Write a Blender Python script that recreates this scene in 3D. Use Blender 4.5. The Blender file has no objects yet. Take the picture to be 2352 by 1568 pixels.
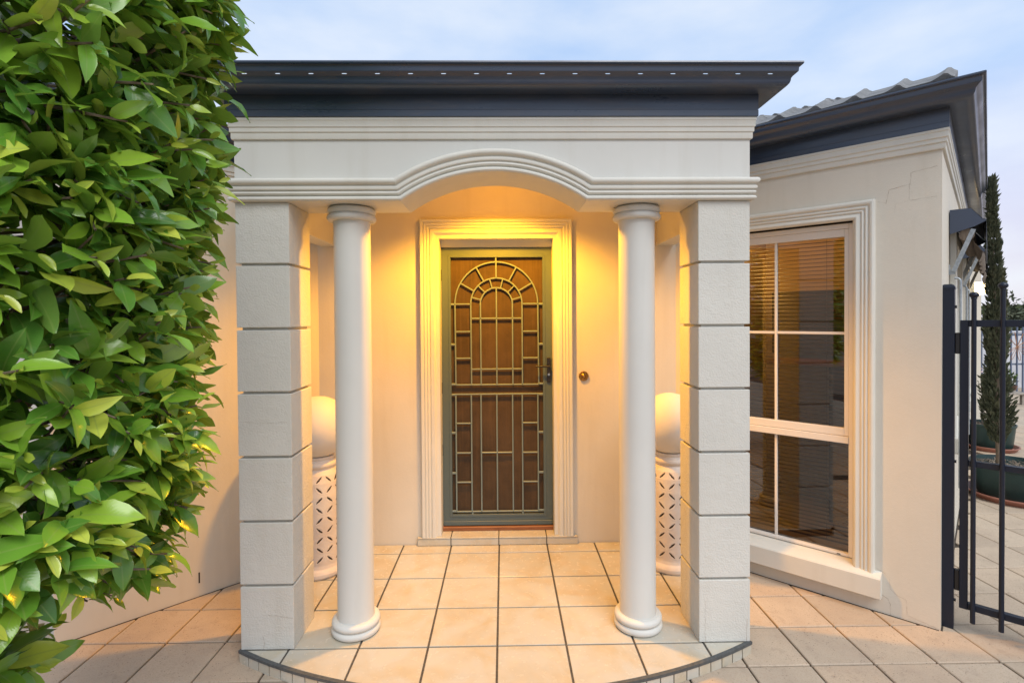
import bpy, bmesh, math, random
import numpy as np
from math import sin, cos, pi, sqrt, radians
from mathutils import Vector, Matrix
S = bpy.context.scene
COL = S.collection
random.seed(7)
rng = np.random.default_rng(11)

# ------------------------------------------------------------------ camera
cam_d = bpy.data.cameras.new('camera')
cam = bpy.data.objects.new('camera', cam_d)
COL.objects.link(cam)
cam_d.sensor_width = 36.0
cam_d.lens = 36.0 * 1196.06 / 2352.0
cam_d.shift_y = -37.574 / 2352.0
cam_d.clip_start = 0.05
cam_d.clip_end = 2000.0
YAW, PITCH, ROLL = 0.0160, -0.0133, -0.0071
fw = Vector((sin(YAW) * cos(PITCH), cos(YAW) * cos(PITCH), sin(PITCH)))
rt = Vector((cos(YAW), -sin(YAW), 0.0))
up = rt.cross(fw)
r2 = rt * cos(ROLL) + up * sin(ROLL)
u2 = -rt * sin(ROLL) + up * cos(ROLL)
CAMLOC = Vector((0.042, -2.5077, 1.5871))
cam.matrix_world = Matrix(((r2.x, u2.x, -fw.x, CAMLOC.x), (r2.y, u2.y, -fw.y, CAMLOC.y),
                           (r2.z, u2.z, -fw.z, CAMLOC.z), (0, 0, 0, 1)))
S.camera = cam

# ------------------------------------------------------------------ world: overcast dusk sky
SUN_EL, SUN_AZ = radians(51), radians(159)
W = bpy.data.worlds.new('World')
S.world = W
W.use_nodes = True
wn, wl = W.node_tree.nodes, W.node_tree.links
wn.clear()
w_out = wn.new('ShaderNodeOutputWorld')
w_bg = wn.new('ShaderNodeBackground')
w_sky = wn.new('ShaderNodeTexSky')
w_sky.sky_type = 'NISHITA'
w_sky.sun_disc = False
w_sky.sun_elevation = SUN_EL
w_sky.sun_rotation = SUN_AZ
w_tc = wn.new('ShaderNodeTexCoord')
w_sep = wn.new('ShaderNodeSeparateXYZ')
wl.new(w_tc.outputs['Generated'], w_sep.inputs[0])
w_map = wn.new('ShaderNodeMapping')
w_map.inputs['Scale'].default_value = (1.0, 1.0, 2.6)
w_map.inputs['Location'].default_value = (0.55, 0.2, 0.35)
wl.new(w_tc.outputs['Generated'], w_map.inputs[0])
w_noise = wn.new('ShaderNodeTexNoise')
w_noise.inputs['Scale'].default_value = 3.0
w_noise.inputs['Detail'].default_value = 7.0
w_noise.inputs['Roughness'].default_value = 0.5
wl.new(w_map.outputs[0], w_noise.inputs['Vector'])
w_nr = wn.new('ShaderNodeValToRGB')
w_nr.color_ramp.elements[0].position = 0.36
w_nr.color_ramp.elements[1].position = 0.68
wl.new(w_noise.outputs['Fac'], w_nr.inputs[0])
# thin cloud veil: pinkish low down, pale blue-grey higher up
w_el = wn.new('ShaderNodeValToRGB')
w_el.color_ramp.elements[0].position = 0.0
w_el.color_ramp.elements[0].color = (7.3, 6.2, 7.0, 1)
w_el.color_ramp.elements[1].position = 0.62
w_el.color_ramp.elements[1].color = (4.6, 6.2, 8.9, 1)
e = w_el.color_ramp.elements.new(0.16)
e.color = (6.1, 6.2, 8.4, 1)
e = w_el.color_ramp.elements.new(0.34)
e.color = (4.6, 6.3, 9.2, 1)
wl.new(w_sep.outputs['Z'], w_el.inputs[0])
w_cl = wn.new('ShaderNodeMixRGB')
w_cl.inputs['Color2'].default_value = (8.3, 8.8, 9.5, 1)
w_mfac = wn.new('ShaderNodeMath')
w_mfac.operation = 'MULTIPLY'
w_mfac.inputs[1].default_value = 0.8
wl.new(w_nr.outputs['Color'], w_mfac.inputs[0])
wl.new(w_mfac.outputs[0], w_cl.inputs['Fac'])
wl.new(w_el.outputs['Color'], w_cl.inputs['Color1'])
w_mix = wn.new('ShaderNodeMixRGB')
w_mix.inputs['Fac'].default_value = 0.88
wl.new(w_sky.outputs['Color'], w_mix.inputs['Color1'])
wl.new(w_cl.outputs['Color'], w_mix.inputs['Color2'])
wl.new(w_mix.outputs['Color'], w_bg.inputs['Color'])
w_bg.inputs['Strength'].default_value = 0.104
wl.new(w_bg.outputs[0], w_out.inputs[0])

sun_d = bpy.data.lights.new('sun', 'SUN')
sun_d.energy = 2.2
sun_d.angle = radians(36)
sun_d.color = (1.0, 0.98, 0.96)
sun = bpy.data.objects.new('sun', sun_d)
COL.objects.link(sun)
# light arrives from behind the camera, a little to its left
sdir = Vector((0.36 * cos(SUN_EL), -0.933 * cos(SUN_EL), sin(SUN_EL)))
sun.rotation_euler = sdir.to_track_quat('Z', 'Y').to_euler()

S.view_settings.view_transform = 'Standard'
S.view_settings.look = 'None'
S.view_settings.gamma = 1.0
S.view_settings.exposure = 0.16
S.view_settings.use_curve_mapping = False
S.render.engine = 'CYCLES'
S.cycles.max_bounces = 8
S.cycles.diffuse_bounces = 4
S.cycles.transparent_max_bounces = 12

# ------------------------------------------------------------------ materials
def srgb(r, g, b):
    f = lambda c: (c / 255 / 12.92) if c <= 10 else ((c / 255 + 0.055) / 1.055) ** 2.4
    return (f(r), f(g), f(b), 1)

class NT:
    def __init__(self, name):
        self.m = bpy.data.materials.new(name)
        self.m.use_nodes = True
        self.n = self.m.node_tree.nodes
        self.l = self.m.node_tree.links
        self.b = self.n['Principled BSDF']
        self.tc = None
    def pos(self, scale=1.0, vec=None):
        t = self.n.new('ShaderNodeNewGeometry')
        mp = self.n.new('ShaderNodeMapping')
        mp.inputs['Scale'].default_value = vec or (scale, scale, scale)
        self.l.new(t.outputs['Position'], mp.inputs[0])
        return mp.outputs[0]
    def noise(self, scale, detail=4, rough=0.55, vec=None, dist=0.0):
        t = self.n.new('ShaderNodeTexNoise')
        t.inputs['Scale'].default_value = scale
        t.inputs['Detail'].default_value = detail
        t.inputs['Roughness'].default_value = rough
        t.inputs['Distortion'].default_value = dist
        self.l.new(vec if vec is not None else self.pos(), t.inputs['Vector'])
        return t.outputs['Fac']
    def ramp(self, fac, *stops):
        t = self.n.new('ShaderNodeValToRGB')
        els = t.color_ramp.elements
        while len(els) < len(stops):
            els.new(0.5)
        for el, (p, c) in zip(els, stops):
            el.position = p
            el.color = c if len(c) == 4 else (*c, 1)
        self.l.new(fac, t.inputs[0])
        return t.outputs['Color']
    def mix(self, fac, a, b, mode='MIX'):
        t = self.n.new('ShaderNodeMixRGB')
        t.blend_type = mode
        for s, v in (('Fac', fac), ('Color1', a), ('Color2', b)):
            if isinstance(v, (float, int)):
                t.inputs[s].default_value = v
            elif isinstance(v, tuple):
                t.inputs[s].default_value = v if len(v) == 4 else (*v, 1)
            else:
                self.l.new(v, t.inputs[s])
        return t.outputs['Color']
    def math(self, op, a, b=0.0):
        t = self.n.new('ShaderNodeMath')
        t.operation = op
        for i, v in enumerate((a, b)):
            if isinstance(v, (float, int)):
                t.inputs[i].default_value = v
            else:
                self.l.new(v, t.inputs[i])
        return t.outputs[0]
    def bump(self, h, strength, dist):
        t = self.n.new('ShaderNodeBump')
        t.inputs['Strength'].default_value = strength
        t.inputs['Distance'].default_value = dist
        self.l.new(h, t.inputs['Height'])
        self.l.new(t.outputs[0], self.b.inputs['Normal'])
    def set(self, **k):
        for key, v in k.items():
            key = {'color': 'Base Color', 'rough': 'Roughness', 'metal': 'Metallic', 'spec': 'Specular IOR Level',
                   'coat': 'Coat Weight', 'ecol': 'Emission Color', 'estr': 'Emission Strength'}[key]
            if isinstance(v, tuple):
                self.b.inputs[key].default_value = v if len(v) == 4 else (*v, 1)
            elif isinstance(v, (float, int)):
                self.b.inputs[key].default_value = v
            else:
                self.l.new(v, self.b.inputs[key])
        return self
    def objrand(self):
        return self.n.new('ShaderNodeObjectInfo').outputs['Random']
    def attr(self, name):
        t = self.n.new('ShaderNodeAttribute')
        t.attribute_name = name
        return t.outputs['Fac']

def paint(name, base, grain, gstr, gdist, rough=0.7, mottle=0.06, spots=False):
    m = NT(name)
    big = m.noise(1.6, 5, 0.6)
    c = m.mix(m.ramp(big, (0.35, (0, 0, 0)), (0.65, (1, 1, 1))),
              tuple(x * (1 - mottle) for x in base), tuple(min(1, x * (1 + mottle * 0.5)) for x in base))
    # weathering streaks running down the face
    st = m.noise(1.0, 4, 0.6, m.pos(vec=(9, 9, 0.8)))
    c = m.mix(m.math('MULTIPLY', m.ramp(st, (0.52, (0, 0, 0)), (0.78, (1, 1, 1))), 0.22), c,
              (base[0] * 0.72, base[1] * 0.66, base[2] * 0.56))
    m.set(color=c, rough=rough, spec=0.3)
    n1 = m.noise(grain, 3, 0.6)
    n2 = m.noise(grain * 0.22, 3, 0.5)
    m.bump(m.mix(0.45, n1, n2), gstr, gdist)
    return m.m

CREAM = (0.60, 0.555, 0.49)
M = {}
M['stucco'] = paint('wall_stucco', (0.62, 0.572, 0.48), 260, 0.35, 0.004, mottle=0.05)
M['block'] = paint('sandy_render', (0.60, 0.583, 0.52), 120, 0.75, 0.007, 0.8, 0.07)
M['smooth'] = paint('smooth_cream_paint', (0.60, 0.592, 0.545), 420, 0.12, 0.002, 0.55, 0.04)
M['mould'] = paint('moulding_paint', (0.62, 0.602, 0.535), 330, 0.3, 0.003, 0.6, 0.05)
M['white'] = paint('cream_window_paint', (0.70, 0.655, 0.59), 500, 0.05, 0.001, 0.4, 0.02)

m = NT('slate_steel')
st = m.noise(1.0, 5, 0.65, m.pos(vec=(6, 6, 40)))
du = m.noise(3.0, 5, 0.6, m.pos(vec=(1, 1, 6)))
c = m.mix(m.math('MULTIPLY', m.ramp(st, (0.55, (0, 0, 0)), (0.8, (1, 1, 1))), 0.28), (0.028, 0.043, 0.074), (0.15, 0.11, 0.075))
c = m.mix(m.math('MULTIPLY', m.ramp(du, (0.5, (0, 0, 0)), (0.75, (1, 1, 1))), 0.2), c, (0.11, 0.09, 0.07))
m.set(color=c, rough=m.ramp(du, (0.3, (0.24, 0.24, 0.24)), (0.8, (0.48, 0.48, 0.48))), spec=0.75)
M['steel'] = m.m

m = NT('gate_paint')
m.set(color=(0.008, 0.012, 0.024), rough=0.36, spec=0.4)
m.bump(m.noise(300, 2), 0.08, 0.001)
M['gate'] = m.m

m = NT('galvanised')
m.set(color=m.ramp(m.noise(60, 3), (0.3, (0.28, 0.31, 0.33)), (0.7, (0.42, 0.45, 0.46))), rough=0.45, metal=0.6)
M['galv'] = m.m

m = NT('awning_slate')
m.set(color=(0.05, 0.065, 0.10), rough=0.4)
M['awning'] = m.m
m = NT('awning_canvas')
m.set(color=m.ramp(m.noise(8, 4, 0.6, m.pos(vec=(12, 12, 1))), (0.3, (0.10, 0.075, 0.055)), (0.7, (0.18, 0.14, 0.10))), rough=0.9)
M['canvas'] = m.m

# glazed porch tile
m = NT('glazed_tile')
r = m.objrand()
off = m.n.new('ShaderNodeVectorMath'); off.operation = 'ADD'
m.l.new(m.pos(), off.inputs[0])
cx = m.n.new('ShaderNodeCombineXYZ')
m.l.new(m.math('MULTIPLY', r, 40.0), cx.inputs[0]); m.l.new(m.math('MULTIPLY', r, 17.0), cx.inputs[1])
m.l.new(cx.outputs[0], off.inputs[1])
bl = m.noise(4.5, 4, 0.55, off.outputs[0], 0.8)
c = m.mix(m.ramp(bl, (0.42, (0, 0, 0)), (0.68, (1, 1, 1))), (0.48, 0.462, 0.395), (0.455, 0.385, 0.265))
c = m.mix(m.math('MULTIPLY', m.ramp(m.noise(11, 5, 0.6, off.outputs[0]), (0.45, (0, 0, 0)), (0.75, (1, 1, 1))), 0.4), c, (0.60, 0.50, 0.36))
c = m.mix(m.math('MULTIPLY', r, 0.12), c, (0.56, 0.48, 0.37))
m.set(color=c, rough=m.ramp(m.noise(30, 3), (0.3, (0.16, 0.16, 0.16)), (0.7, (0.3, 0.3, 0.3))), spec=0.45)
m.bump(m.noise(9, 2), 0.05, 0.002)
M['tile'] = m.m
m = NT('dark_grout')
m.set(color=m.ramp(m.noise(80, 3), (0.3, (0.05, 0.045, 0.04)), (0.7, (0.10, 0.09, 0.075))), rough=0.95)
M['grout'] = m.m
m = NT('edge_strip_rubber')
m.set(color=m.ramp(m.noise(60, 3), (0.3, (0.055, 0.06, 0.06)), (0.7, (0.09, 0.095, 0.095))), rough=0.6)
M['strip'] = m.m

# concrete paver
m = NT('concrete_paver')
tone = m.math('FRACT', m.math('ADD', m.objrand(), m.attr('tone')))
c = m.ramp(tone, (0.0, (0.52, 0.40, 0.285)), (0.5, (0.54, 0.445, 0.335)), (1.0, (0.44, 0.36, 0.27)))
c = m.mix(m.math('MULTIPLY', m.ramp(m.noise(3.2, 5, 0.6), (0.4, (0, 0, 0)), (0.7, (1, 1, 1))), 0.5), c, (0.36, 0.285, 0.22))
c = m.mix(m.math('MULTIPLY', m.ramp(m.noise(16, 5, 0.7, None, 0.4), (0.55, (0, 0, 0)), (0.72, (1, 1, 1))), 0.4), c, (0.27, 0.205, 0.155))
vor = m.n.new('ShaderNodeTexVoronoi'); vor.inputs['Scale'].default_value = 75
m.l.new(m.pos(), vor.inputs['Vector'])
pit = m.ramp(vor.outputs['Distance'], (0.08, (1, 1, 1)), (0.24, (0, 0, 0)))
pm = m.math('MULTIPLY', pit, m.ramp(m.noise(24, 3), (0.46, (0, 0, 0)), (0.58, (1, 1, 1))))
c = m.mix(m.math('MULTIPLY', pm, 0.85), c, (0.10, 0.075, 0.055))
c = m.mix(m.math('MULTIPLY', m.ramp(m.noise(170, 3, 0.7), (0.48, (0, 0, 0)), (0.66, (1, 1, 1))), 0.55), c, (0.36, 0.27, 0.19))
m.set(color=c, rough=0.82, spec=0.25)
m.bump(m.math('SUBTRACT', m.noise(300, 3), pm), 0.5, 0.003)
M['paver'] = m.m
m = NT('joint_sand')
m.set(color=m.ramp(m.noise(14, 5), (0.3, (0.030, 0.026, 0.018)), (0.55, (0.07, 0.05, 0.035)), (0.75, (0.05, 0.055, 0.025))), rough=1.0)
M['joint'] = m.m
m = NT('distant_ground')
m.set(color=m.ramp(m.noise(0.6, 5), (0.3, (0.20, 0.16, 0.12)), (0.7, (0.30, 0.24, 0.18))), rough=1.0)
M['ground'] = m.m

# door
m = NT('door_green_grey')
m.set(color=(0.075, 0.105, 0.108), rough=0.42)
m.bump(m.noise(400, 2), 0.05, 0.001)
M['door'] = m.m
m = NT('grille_green_grey')
m.set(color=(0.155, 0.205, 0.20), rough=0.4)
M['grille'] = m.m
m = NT('insect_mesh')
d1 = m.noise(3.5, 5, 0.65)
d2 = m.noise(1.0, 3, 0.5, m.pos(vec=(60, 60, 2)))
c = m.mix(m.ramp(d1, (0.35, (0, 0, 0)), (0.7, (1, 1, 1))), (0.040, 0.025, 0.014), (0.080, 0.050, 0.027))
c = m.mix(m.math('MULTIPLY', m.ramp(d2, (0.5, (0, 0, 0)), (0.75, (1, 1, 1))), 0.3), c, (0.12, 0.075, 0.04))
wv = m.n.new('ShaderNodeTexChecker'); wv.inputs['Scale'].default_value = 700
m.l.new(m.pos(), wv.inputs['Vector'])
m.set(color=c, rough=0.75, spec=0.3)
m.bump(wv.outputs['Fac'], 0.3, 0.0006)
M['mesh'] = m.m
m = NT('timber_sill')
m.set(color=m.ramp(m.noise(6, 4, 0.6, m.pos(vec=(2, 30, 30))), (0.3, (0.16, 0.055, 0.02)), (0.7, (0.28, 0.11, 0.045))), rough=0.5)
M['timber'] = m.m
m = NT('black_hardware')
m.set(color=(0.012, 0.011, 0.011), rough=0.3)
M['black'] = m.m
m = NT('chrome')
m.set(color=(0.6, 0.6, 0.58), rough=0.2, metal=1.0)
M['chrome'] = m.m
m = NT('aged_brass')
m.set(color=m.ramp(m.noise(120, 3), (0.35, (0.22, 0.12, 0.035)), (0.65, (0.50, 0.31, 0.11))), rough=0.35, metal=0.9)
M['brass'] = m.m

# urn ceramic
m = NT('white_ceramic')
c = m.mix(m.ramp(m.noise(7, 4), (0.35, (0, 0, 0)), (0.7, (1, 1, 1))), (0.70, 0.64, 0.575), (0.62, 0.53, 0.45))
m.set(color=c, rough=0.5, spec=0.35)
m.bump(m.noise(60, 3), 0.08, 0.002)
M['ceramic'] = m.m
m = NT('matt_glass_globe')
m.set(color=(0.70, 0.66, 0.60), rough=0.6, spec=0.3)
M['globe'] = m.m

# window glass: see-through with real Fresnel reflection
m = NT('window_glass')
m.n.remove(m.b)
gl = m.n.new('ShaderNodeBsdfGlossy'); gl.inputs['Roughness'].default_value = 0.005
tr = m.n.new('ShaderNodeBsdfTransparent'); tr.inputs['Color'].default_value = (0.62, 0.59, 0.54, 1)
fr = m.n.new('ShaderNodeFresnel'); fr.inputs['IOR'].default_value = 2.2
mx = m.n.new('ShaderNodeMixShader')
m.l.new(fr.outputs[0], mx.inputs[0]); m.l.new(tr.outputs[0], mx.inputs[1]); m.l.new(gl.outputs[0], mx.inputs[2])
m.l.new(mx.outputs[0], m.n['Material Output'].inputs[0])
M['glass'] = m.m
m = NT('blind_slat')
m.set(color=(0.16, 0.10, 0.05), rough=0.4)
M['slat'] = m.m
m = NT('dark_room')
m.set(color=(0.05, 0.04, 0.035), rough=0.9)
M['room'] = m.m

m = NT('roof_tile_concrete')
c = m.mix(m.ramp(m.noise(14, 5, 0.65), (0.35, (0, 0, 0)), (0.7, (1, 1, 1))), (0.15, 0.15, 0.148), (0.25, 0.247, 0.243))
c = m.mix(m.math('MULTIPLY', m.ramp(m.noise(70, 4, 0.7), (0.5, (0, 0, 0)), (0.7, (1, 1, 1))), 0.5), c, (0.09, 0.085, 0.075))
m.set(color=c, rough=0.85)
m.bump(m.noise(180, 3), 0.4, 0.004)
M['rooftile'] = m.m

m = NT('crack_line')
m.set(color=(0.34, 0.27, 0.20), rough=1.0)
M['crack'] = m.m
m = NT('lamp_diffuser')
m.set(color=(0.8, 0.7, 0.5), ecol=(1, 0.62, 0.22), estr=6.0)
M['lamp'] = m.m
m = NT('floodlight_lens')
m.set(color=(0.9, 0.85, 0.7), ecol=(1, 0.82, 0.45), estr=3.0)
M['flood'] = m.m

def leaf_mat(name, stops, trans, rough=0.22):
    m = NT(name)
    age = m.math('ADD', m.attr('age'), m.math('MULTIPLY', m.math('SUBTRACT', m.objrand(), 0.5), 0.22))
    c = m.ramp(age, *stops)
    uv = m.n.new('ShaderNodeUVMap')
    sp = m.n.new('ShaderNodeSeparateXYZ')
    m.l.new(uv.outputs[0], sp.inputs[0])
    ax = m.math('ABSOLUTE', m.math('SUBTRACT', sp.outputs[0], 0.5))
    rib = m.ramp(ax, (0.0, (1, 1, 1)), (0.05, (0, 0, 0)))
    c = m.mix(m.math('MULTIPLY', rib, 0.45), c, (0.30, 0.40, 0.10))
    mg = m.ramp(ax, (0.44, (0, 0, 0)), (0.5, (1, 1, 1)))
    c = m.mix(m.math('MULTIPLY', mg, 0.55), c, (0.36, 0.44, 0.10))
    ve = m.math('SINE', m.math('MULTIPLY', m.math('SUBTRACT', sp.outputs[1], m.math('MULTIPLY', ax, 0.5)), 95.0))
    c = m.mix(m.math('MULTIPLY', m.ramp(ve, (0.8, (0, 0, 0)), (1.0, (1, 1, 1))), 0.10), c, (0.22, 0.32, 0.08))
    blot = m.noise(22, 4, 0.6)
    c = m.mix(m.math('MULTIPLY', m.ramp(blot, (0.5, (0, 0, 0)), (0.75, (1, 1, 1))), 0.35), c, m.mix(0.5, c, (0.16, 0.20, 0.05)))
    sp2 = m.ramp(m.noise(170, 3, 0.7), (0.68, (0, 0, 0)), (0.74, (1, 1, 1)))
    c = m.mix(m.math('MULTIPLY', sp2, 0.35), c, (0.28, 0.30, 0.20))
    ge = m.n.new('ShaderNodeNewGeometry')
    c = m.mix(m.math('MULTIPLY', ge.outputs['Backfacing'], 0.45), c, (0.16, 0.26, 0.07))
    m.set(color=c, rough=rough, spec=0.6)
    m.bump(m.math('ADD', m.math('MULTIPLY', ve, 0.25), m.noise(50, 2)), 0.10, 0.001)
    tl = m.n.new('ShaderNodeBsdfTranslucent')
    m.l.new(m.mix(0.5, c, (0.30, 0.45, 0.03)), tl.inputs['Color'])
    mx = m.n.new('ShaderNodeMixShader')
    mx.inputs[0].default_value = trans
    m.l.new(m.b.outputs[0], mx.inputs[1]); m.l.new(tl.outputs[0], mx.inputs[2])
    m.l.new(mx.outputs[0], m.n['Material Output'].inputs[0])
    return m.m
M['leaf'] = leaf_mat('ficus_leaf', [(0.0, (0.055, 0.165, 0.03)), (0.35, (0.14, 0.34, 0.035)),
                                    (0.65, (0.30, 0.50, 0.045)), (1.0, (0.60, 0.66, 0.09))], 0.24)
m = NT('bark')
m.set(color=m.ramp(m.noise(40, 5, 0.6, m.pos(vec=(1, 1, 0.3))), (0.3, (0.12, 0.085, 0.055)), (0.7, (0.26, 0.20, 0.14))), rough=0.9)
m.bump(m.noise(90, 4), 0.5, 0.004)
M['bark'] = m.m
def simple_leaf(name, a, b, trans=0.12):
    m = NT(name)
    c = m.ramp(m.noise(16, 4, 0.7), (0.3, a), (0.7, b))
    m.set(color=c, rough=0.6, spec=0.25)
    return m.m
M['cypress'] = simple_leaf('cypress_scale_foliage', (0.045, 0.062, 0.036), (0.17, 0.175, 0.105))
M['shrub'] = simple_leaf('shrub_foliage', (0.04, 0.075, 0.02), (0.11, 0.16, 0.045))
M['palm'] = simple_leaf('palm_foliage', (0.05, 0.075, 0.03), (0.13, 0.15, 0.06))
m = NT('green_plastic_pot')
m.set(color=m.ramp(m.noise(5, 4), (0.3, (0.008, 0.03, 0.028)), (0.7, (0.014, 0.045, 0.04))), rough=0.4)
M['pot'] = m.m
m = NT('terracotta_plastic')
m.set(color=m.ramp(m.noise(8, 4), (0.3, (0.27, 0.10, 0.065)), (0.7, (0.36, 0.16, 0.11))), rough=0.5)
M['terra'] = m.m
m = NT('bark_mulch')
m.set(color=m.ramp(m.noise(60, 5, 0.7), (0.3, (0.10, 0.075, 0.055)), (0.7, (0.38, 0.30, 0.22))), rough=0.95)
m.bump(m.noise(80, 4), 1.0, 0.01)
M['mulch'] = m.m
m = NT('brown_glazed_bowl')
m.set(color=m.ramp(m.noise(20, 3), (0.3, (0.07, 0.025, 0.018)), (0.7, (0.13, 0.05, 0.035))), rough=0.3)
M['bowl'] = m.m
m = NT('weathered_timber')
m.set(color=m.ramp(m.noise(20, 4), (0.3, (0.25, 0.22, 0.18)), (0.7, (0.4, 0.35, 0.29))), rough=0.85)
M['grey_timber'] = m.m
m = NT('white_panel')
m.set(color=m.ramp(m.noise(2, 3), (0.3, (0.62, 0.62, 0.64)), (0.7, (0.70, 0.70, 0.71))), rough=0.6)
M['panel'] = m.m
m = NT('fence_slate_blue')
m.set(color=(0.11, 0.14, 0.20), rough=0.5)
M['fence'] = m.m
m = NT('copper_wire')
m.set(color=(0.42, 0.22, 0.12), rough=0.45, metal=0.5)
M['wire'] = m.m
m = NT('pale_flower')
m.set(color=(0.62, 0.42, 0.40), rough=0.7)
M['flower'] = m.m

# ------------------------------------------------------------------ mesh helpers
WORLD = {}
class MB:
    def __init__(self):
        self.v = []; self.f = []
    def add(self, verts, faces):
        o = len(self.v)
        self.v.extend([tuple(p) for p in verts])
        self.f.extend([tuple(i + o for i in f) for f in faces])
        return self
    def box(self, x0, x1, y0, y1, z0, z1, c=0.0, T=None):
        """box with chamfered edges (c) - T maps local to world"""
        if c <= 0:
            vs = [(x, y, z) for x in (x0, x1) for y in (y0, y1) for z in (z0, z1)]
            fs = [(0, 1, 3, 2), (4, 6, 7, 5), (0, 4, 5, 1), (2, 3, 7, 6), (0, 2, 6, 4), (1, 5, 7, 3)]
        else:
            vs = []; idx = {}
            X = (x0, x1); Y = (y0, y1); Z = (z0, z1)
            for i in (0, 1):
                for j in (0, 1):
                    for k in (0, 1):
                        sx, sy, sz = (1 - 2 * i) * c, (1 - 2 * j) * c, (1 - 2 * k) * c
                        for ax, p in enumerate(((X[i], Y[j] + sy, Z[k] + sz), (X[i] + sx, Y[j], Z[k] + sz), (X[i] + sx, Y[j] + sy, Z[k]))):
                            idx[i, j, k, ax] = len(vs); vs.append(p)
            fs = []
            for i in (0, 1):
                q = [idx[i, 0, 0, 0], idx[i, 1, 0, 0], idx[i, 1, 1, 0], idx[i, 0, 1, 0]]
                fs.append(tuple(q if i else q[::-1]))
                q = [idx[0, i, 0, 1], idx[0, i, 1, 1], idx[1, i, 1, 1], idx[1, i, 0, 1]]
                fs.append(tuple(q if i else q[::-1]))
                q = [idx[0, 0, i, 2], idx[1, 0, i, 2], idx[1, 1, i, 2], idx[0, 1, i, 2]]
                fs.append(tuple(q if i else q[::-1]))
            for a in (0, 1):
                for b in (0, 1):
                    fs.append((idx[a, b, 0, 0], idx[a, b, 0, 1], idx[a, b, 1, 1], idx[a, b, 1, 0]))
                    fs.append((idx[a, 0, b, 0], idx[a, 0, b, 2], idx[a, 1, b, 2], idx[a, 1, b, 0]))
                    fs.append((idx[0, a, b, 1], idx[0, a, b, 2], idx[1, a, b, 2], idx[1, a, b, 1]))
            for i in (0, 1):
                for j in (0, 1):
                    for k in (0, 1):
                        fs.append((idx[i, j, k, 0], idx[i, j, k, 1], idx[i, j, k, 2]))
        if T:
            vs = [T(*p) for p in vs]
        return self.add(vs, fs)
    def tube(self, pts, r, n=8, cap=True):
        pts = [Vector(p) for p in pts]
        rs = r if isinstance(r, (list, tuple)) else [r] * len(pts)
        rings = []
        prev = None
        for i, p in enumerate(pts):
            a = pts[max(0, i - 1)]; b = pts[min(len(pts) - 1, i + 1)]
            t = (b - a)
            if t.length < 1e-9: t = Vector((0, 0, 1))
            t.normalize()
            ref = prev if prev is not None else (Vector((0, 0, 1)) if abs(t.z) < 0.9 else Vector((1, 0, 0)))
            x = ref - t * ref.dot(t)
            if x.length < 1e-6: x = t.orthogonal()
            x.normalize(); prev = x
            y = t.cross(x)
            rings.append([p + (x * cos(2 * pi * k / n) + y * sin(2 * pi * k / n)) * rs[i] for k in range(n)])
        vs = [q for ring in rings for q in ring]
        fs = []
        for i in range(len(pts) - 1):
            for k in range(n):
                fs.append((i * n + k, i * n + (k + 1) % n, (i + 1) * n + (k + 1) % n, (i + 1) * n + k))
        if cap:
            fs.append(tuple(range(n))[::-1])
            fs.append(tuple((len(pts) - 1) * n + k for k in range(n)))
        return self.add(vs, fs)
    def lathe(self, prof, cx, cy, n=48, closed=False, sx=1.0, sy=1.0):
        vs = []; fs = []
        for r, z in prof:
            for k in range(n):
                vs.append((cx + sx * r * cos(2 * pi * k / n), cy + sy * r * sin(2 * pi * k / n), z))
        L = len(prof)
        for i in range(L - 1 + (1 if closed else 0)):
            j = (i + 1) % L
            for k in range(n):
                fs.append((i * n + k, i * n + (k + 1) % n, j * n + (k + 1) % n, j * n + k))
        return self.add(vs, fs)
    def prism(self, poly, T0, T1):
        """poly: list of 2D points, T0/T1 map them to the two end faces"""
        n = len(poly)
        vs = [T0(*p) for p in poly] + [T1(*p) for p in poly]
        fs = [tuple(range(n))[::-1], tuple(range(n, 2 * n))]
        fs += [(i, (i + 1) % n, n + (i + 1) % n, n + i) for i in range(n)]
        return self.add(vs, fs)
    def mesh(self, name, mat, smooth=None, off=(0, 0, 0)):
        me = bpy.data.meshes.new(name)
        me.from_pydata([(x - off[0], y - off[1], z - off[2]) for x, y, z in self.v], [], self.f)
        bm = bmesh.new(); bm.from_mesh(me)
        bmesh.ops.recalc_face_normals(bm, faces=bm.faces)
        bm.to_mesh(me); bm.free()
        if mat is not None: me.materials.append(mat)
        if smooth is not None:
            me.shade_smooth() if smooth >= 180 else me.set_sharp_from_angle(angle=radians(smooth))
            if smooth < 180:
                for p in me.polygons: p.use_smooth = True
        return me
    def build(self, name, mat, parent=None, smooth=None):
        off = WORLD.get(parent, (0, 0, 0)) if parent else (0, 0, 0)
        me = self.mesh(name, mat, smooth, off)
        o = bpy.data.objects.new(name, me)
        COL.objects.link(o)
        if parent: o.parent = parent
        WORLD[o] = off
        return o

def place(name, me, parent, M4):
    o = bpy.data.objects.new(name, me)
    COL.objects.link(o)
    o.parent = parent
    off = WORLD.get(parent, (0, 0, 0))
    o.matrix_local = Matrix.Translation(-Vector(off)) @ M4
    return o

def thing(name, label, cat, loc=(0, 0, 0), group=None):
    o = bpy.data.objects.new(name, None)
    o.empty_display_size = 0.1
    COL.objects.link(o)
    o.location = loc
    WORLD[o] = tuple(loc)
    o['label'] = label; o['category'] = cat
    if group: o['group'] = group
    return o
def tag(o, label, cat, group=None):
    o['label'] = label; o['category'] = cat
    if group: o['group'] = group
    return o

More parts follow.
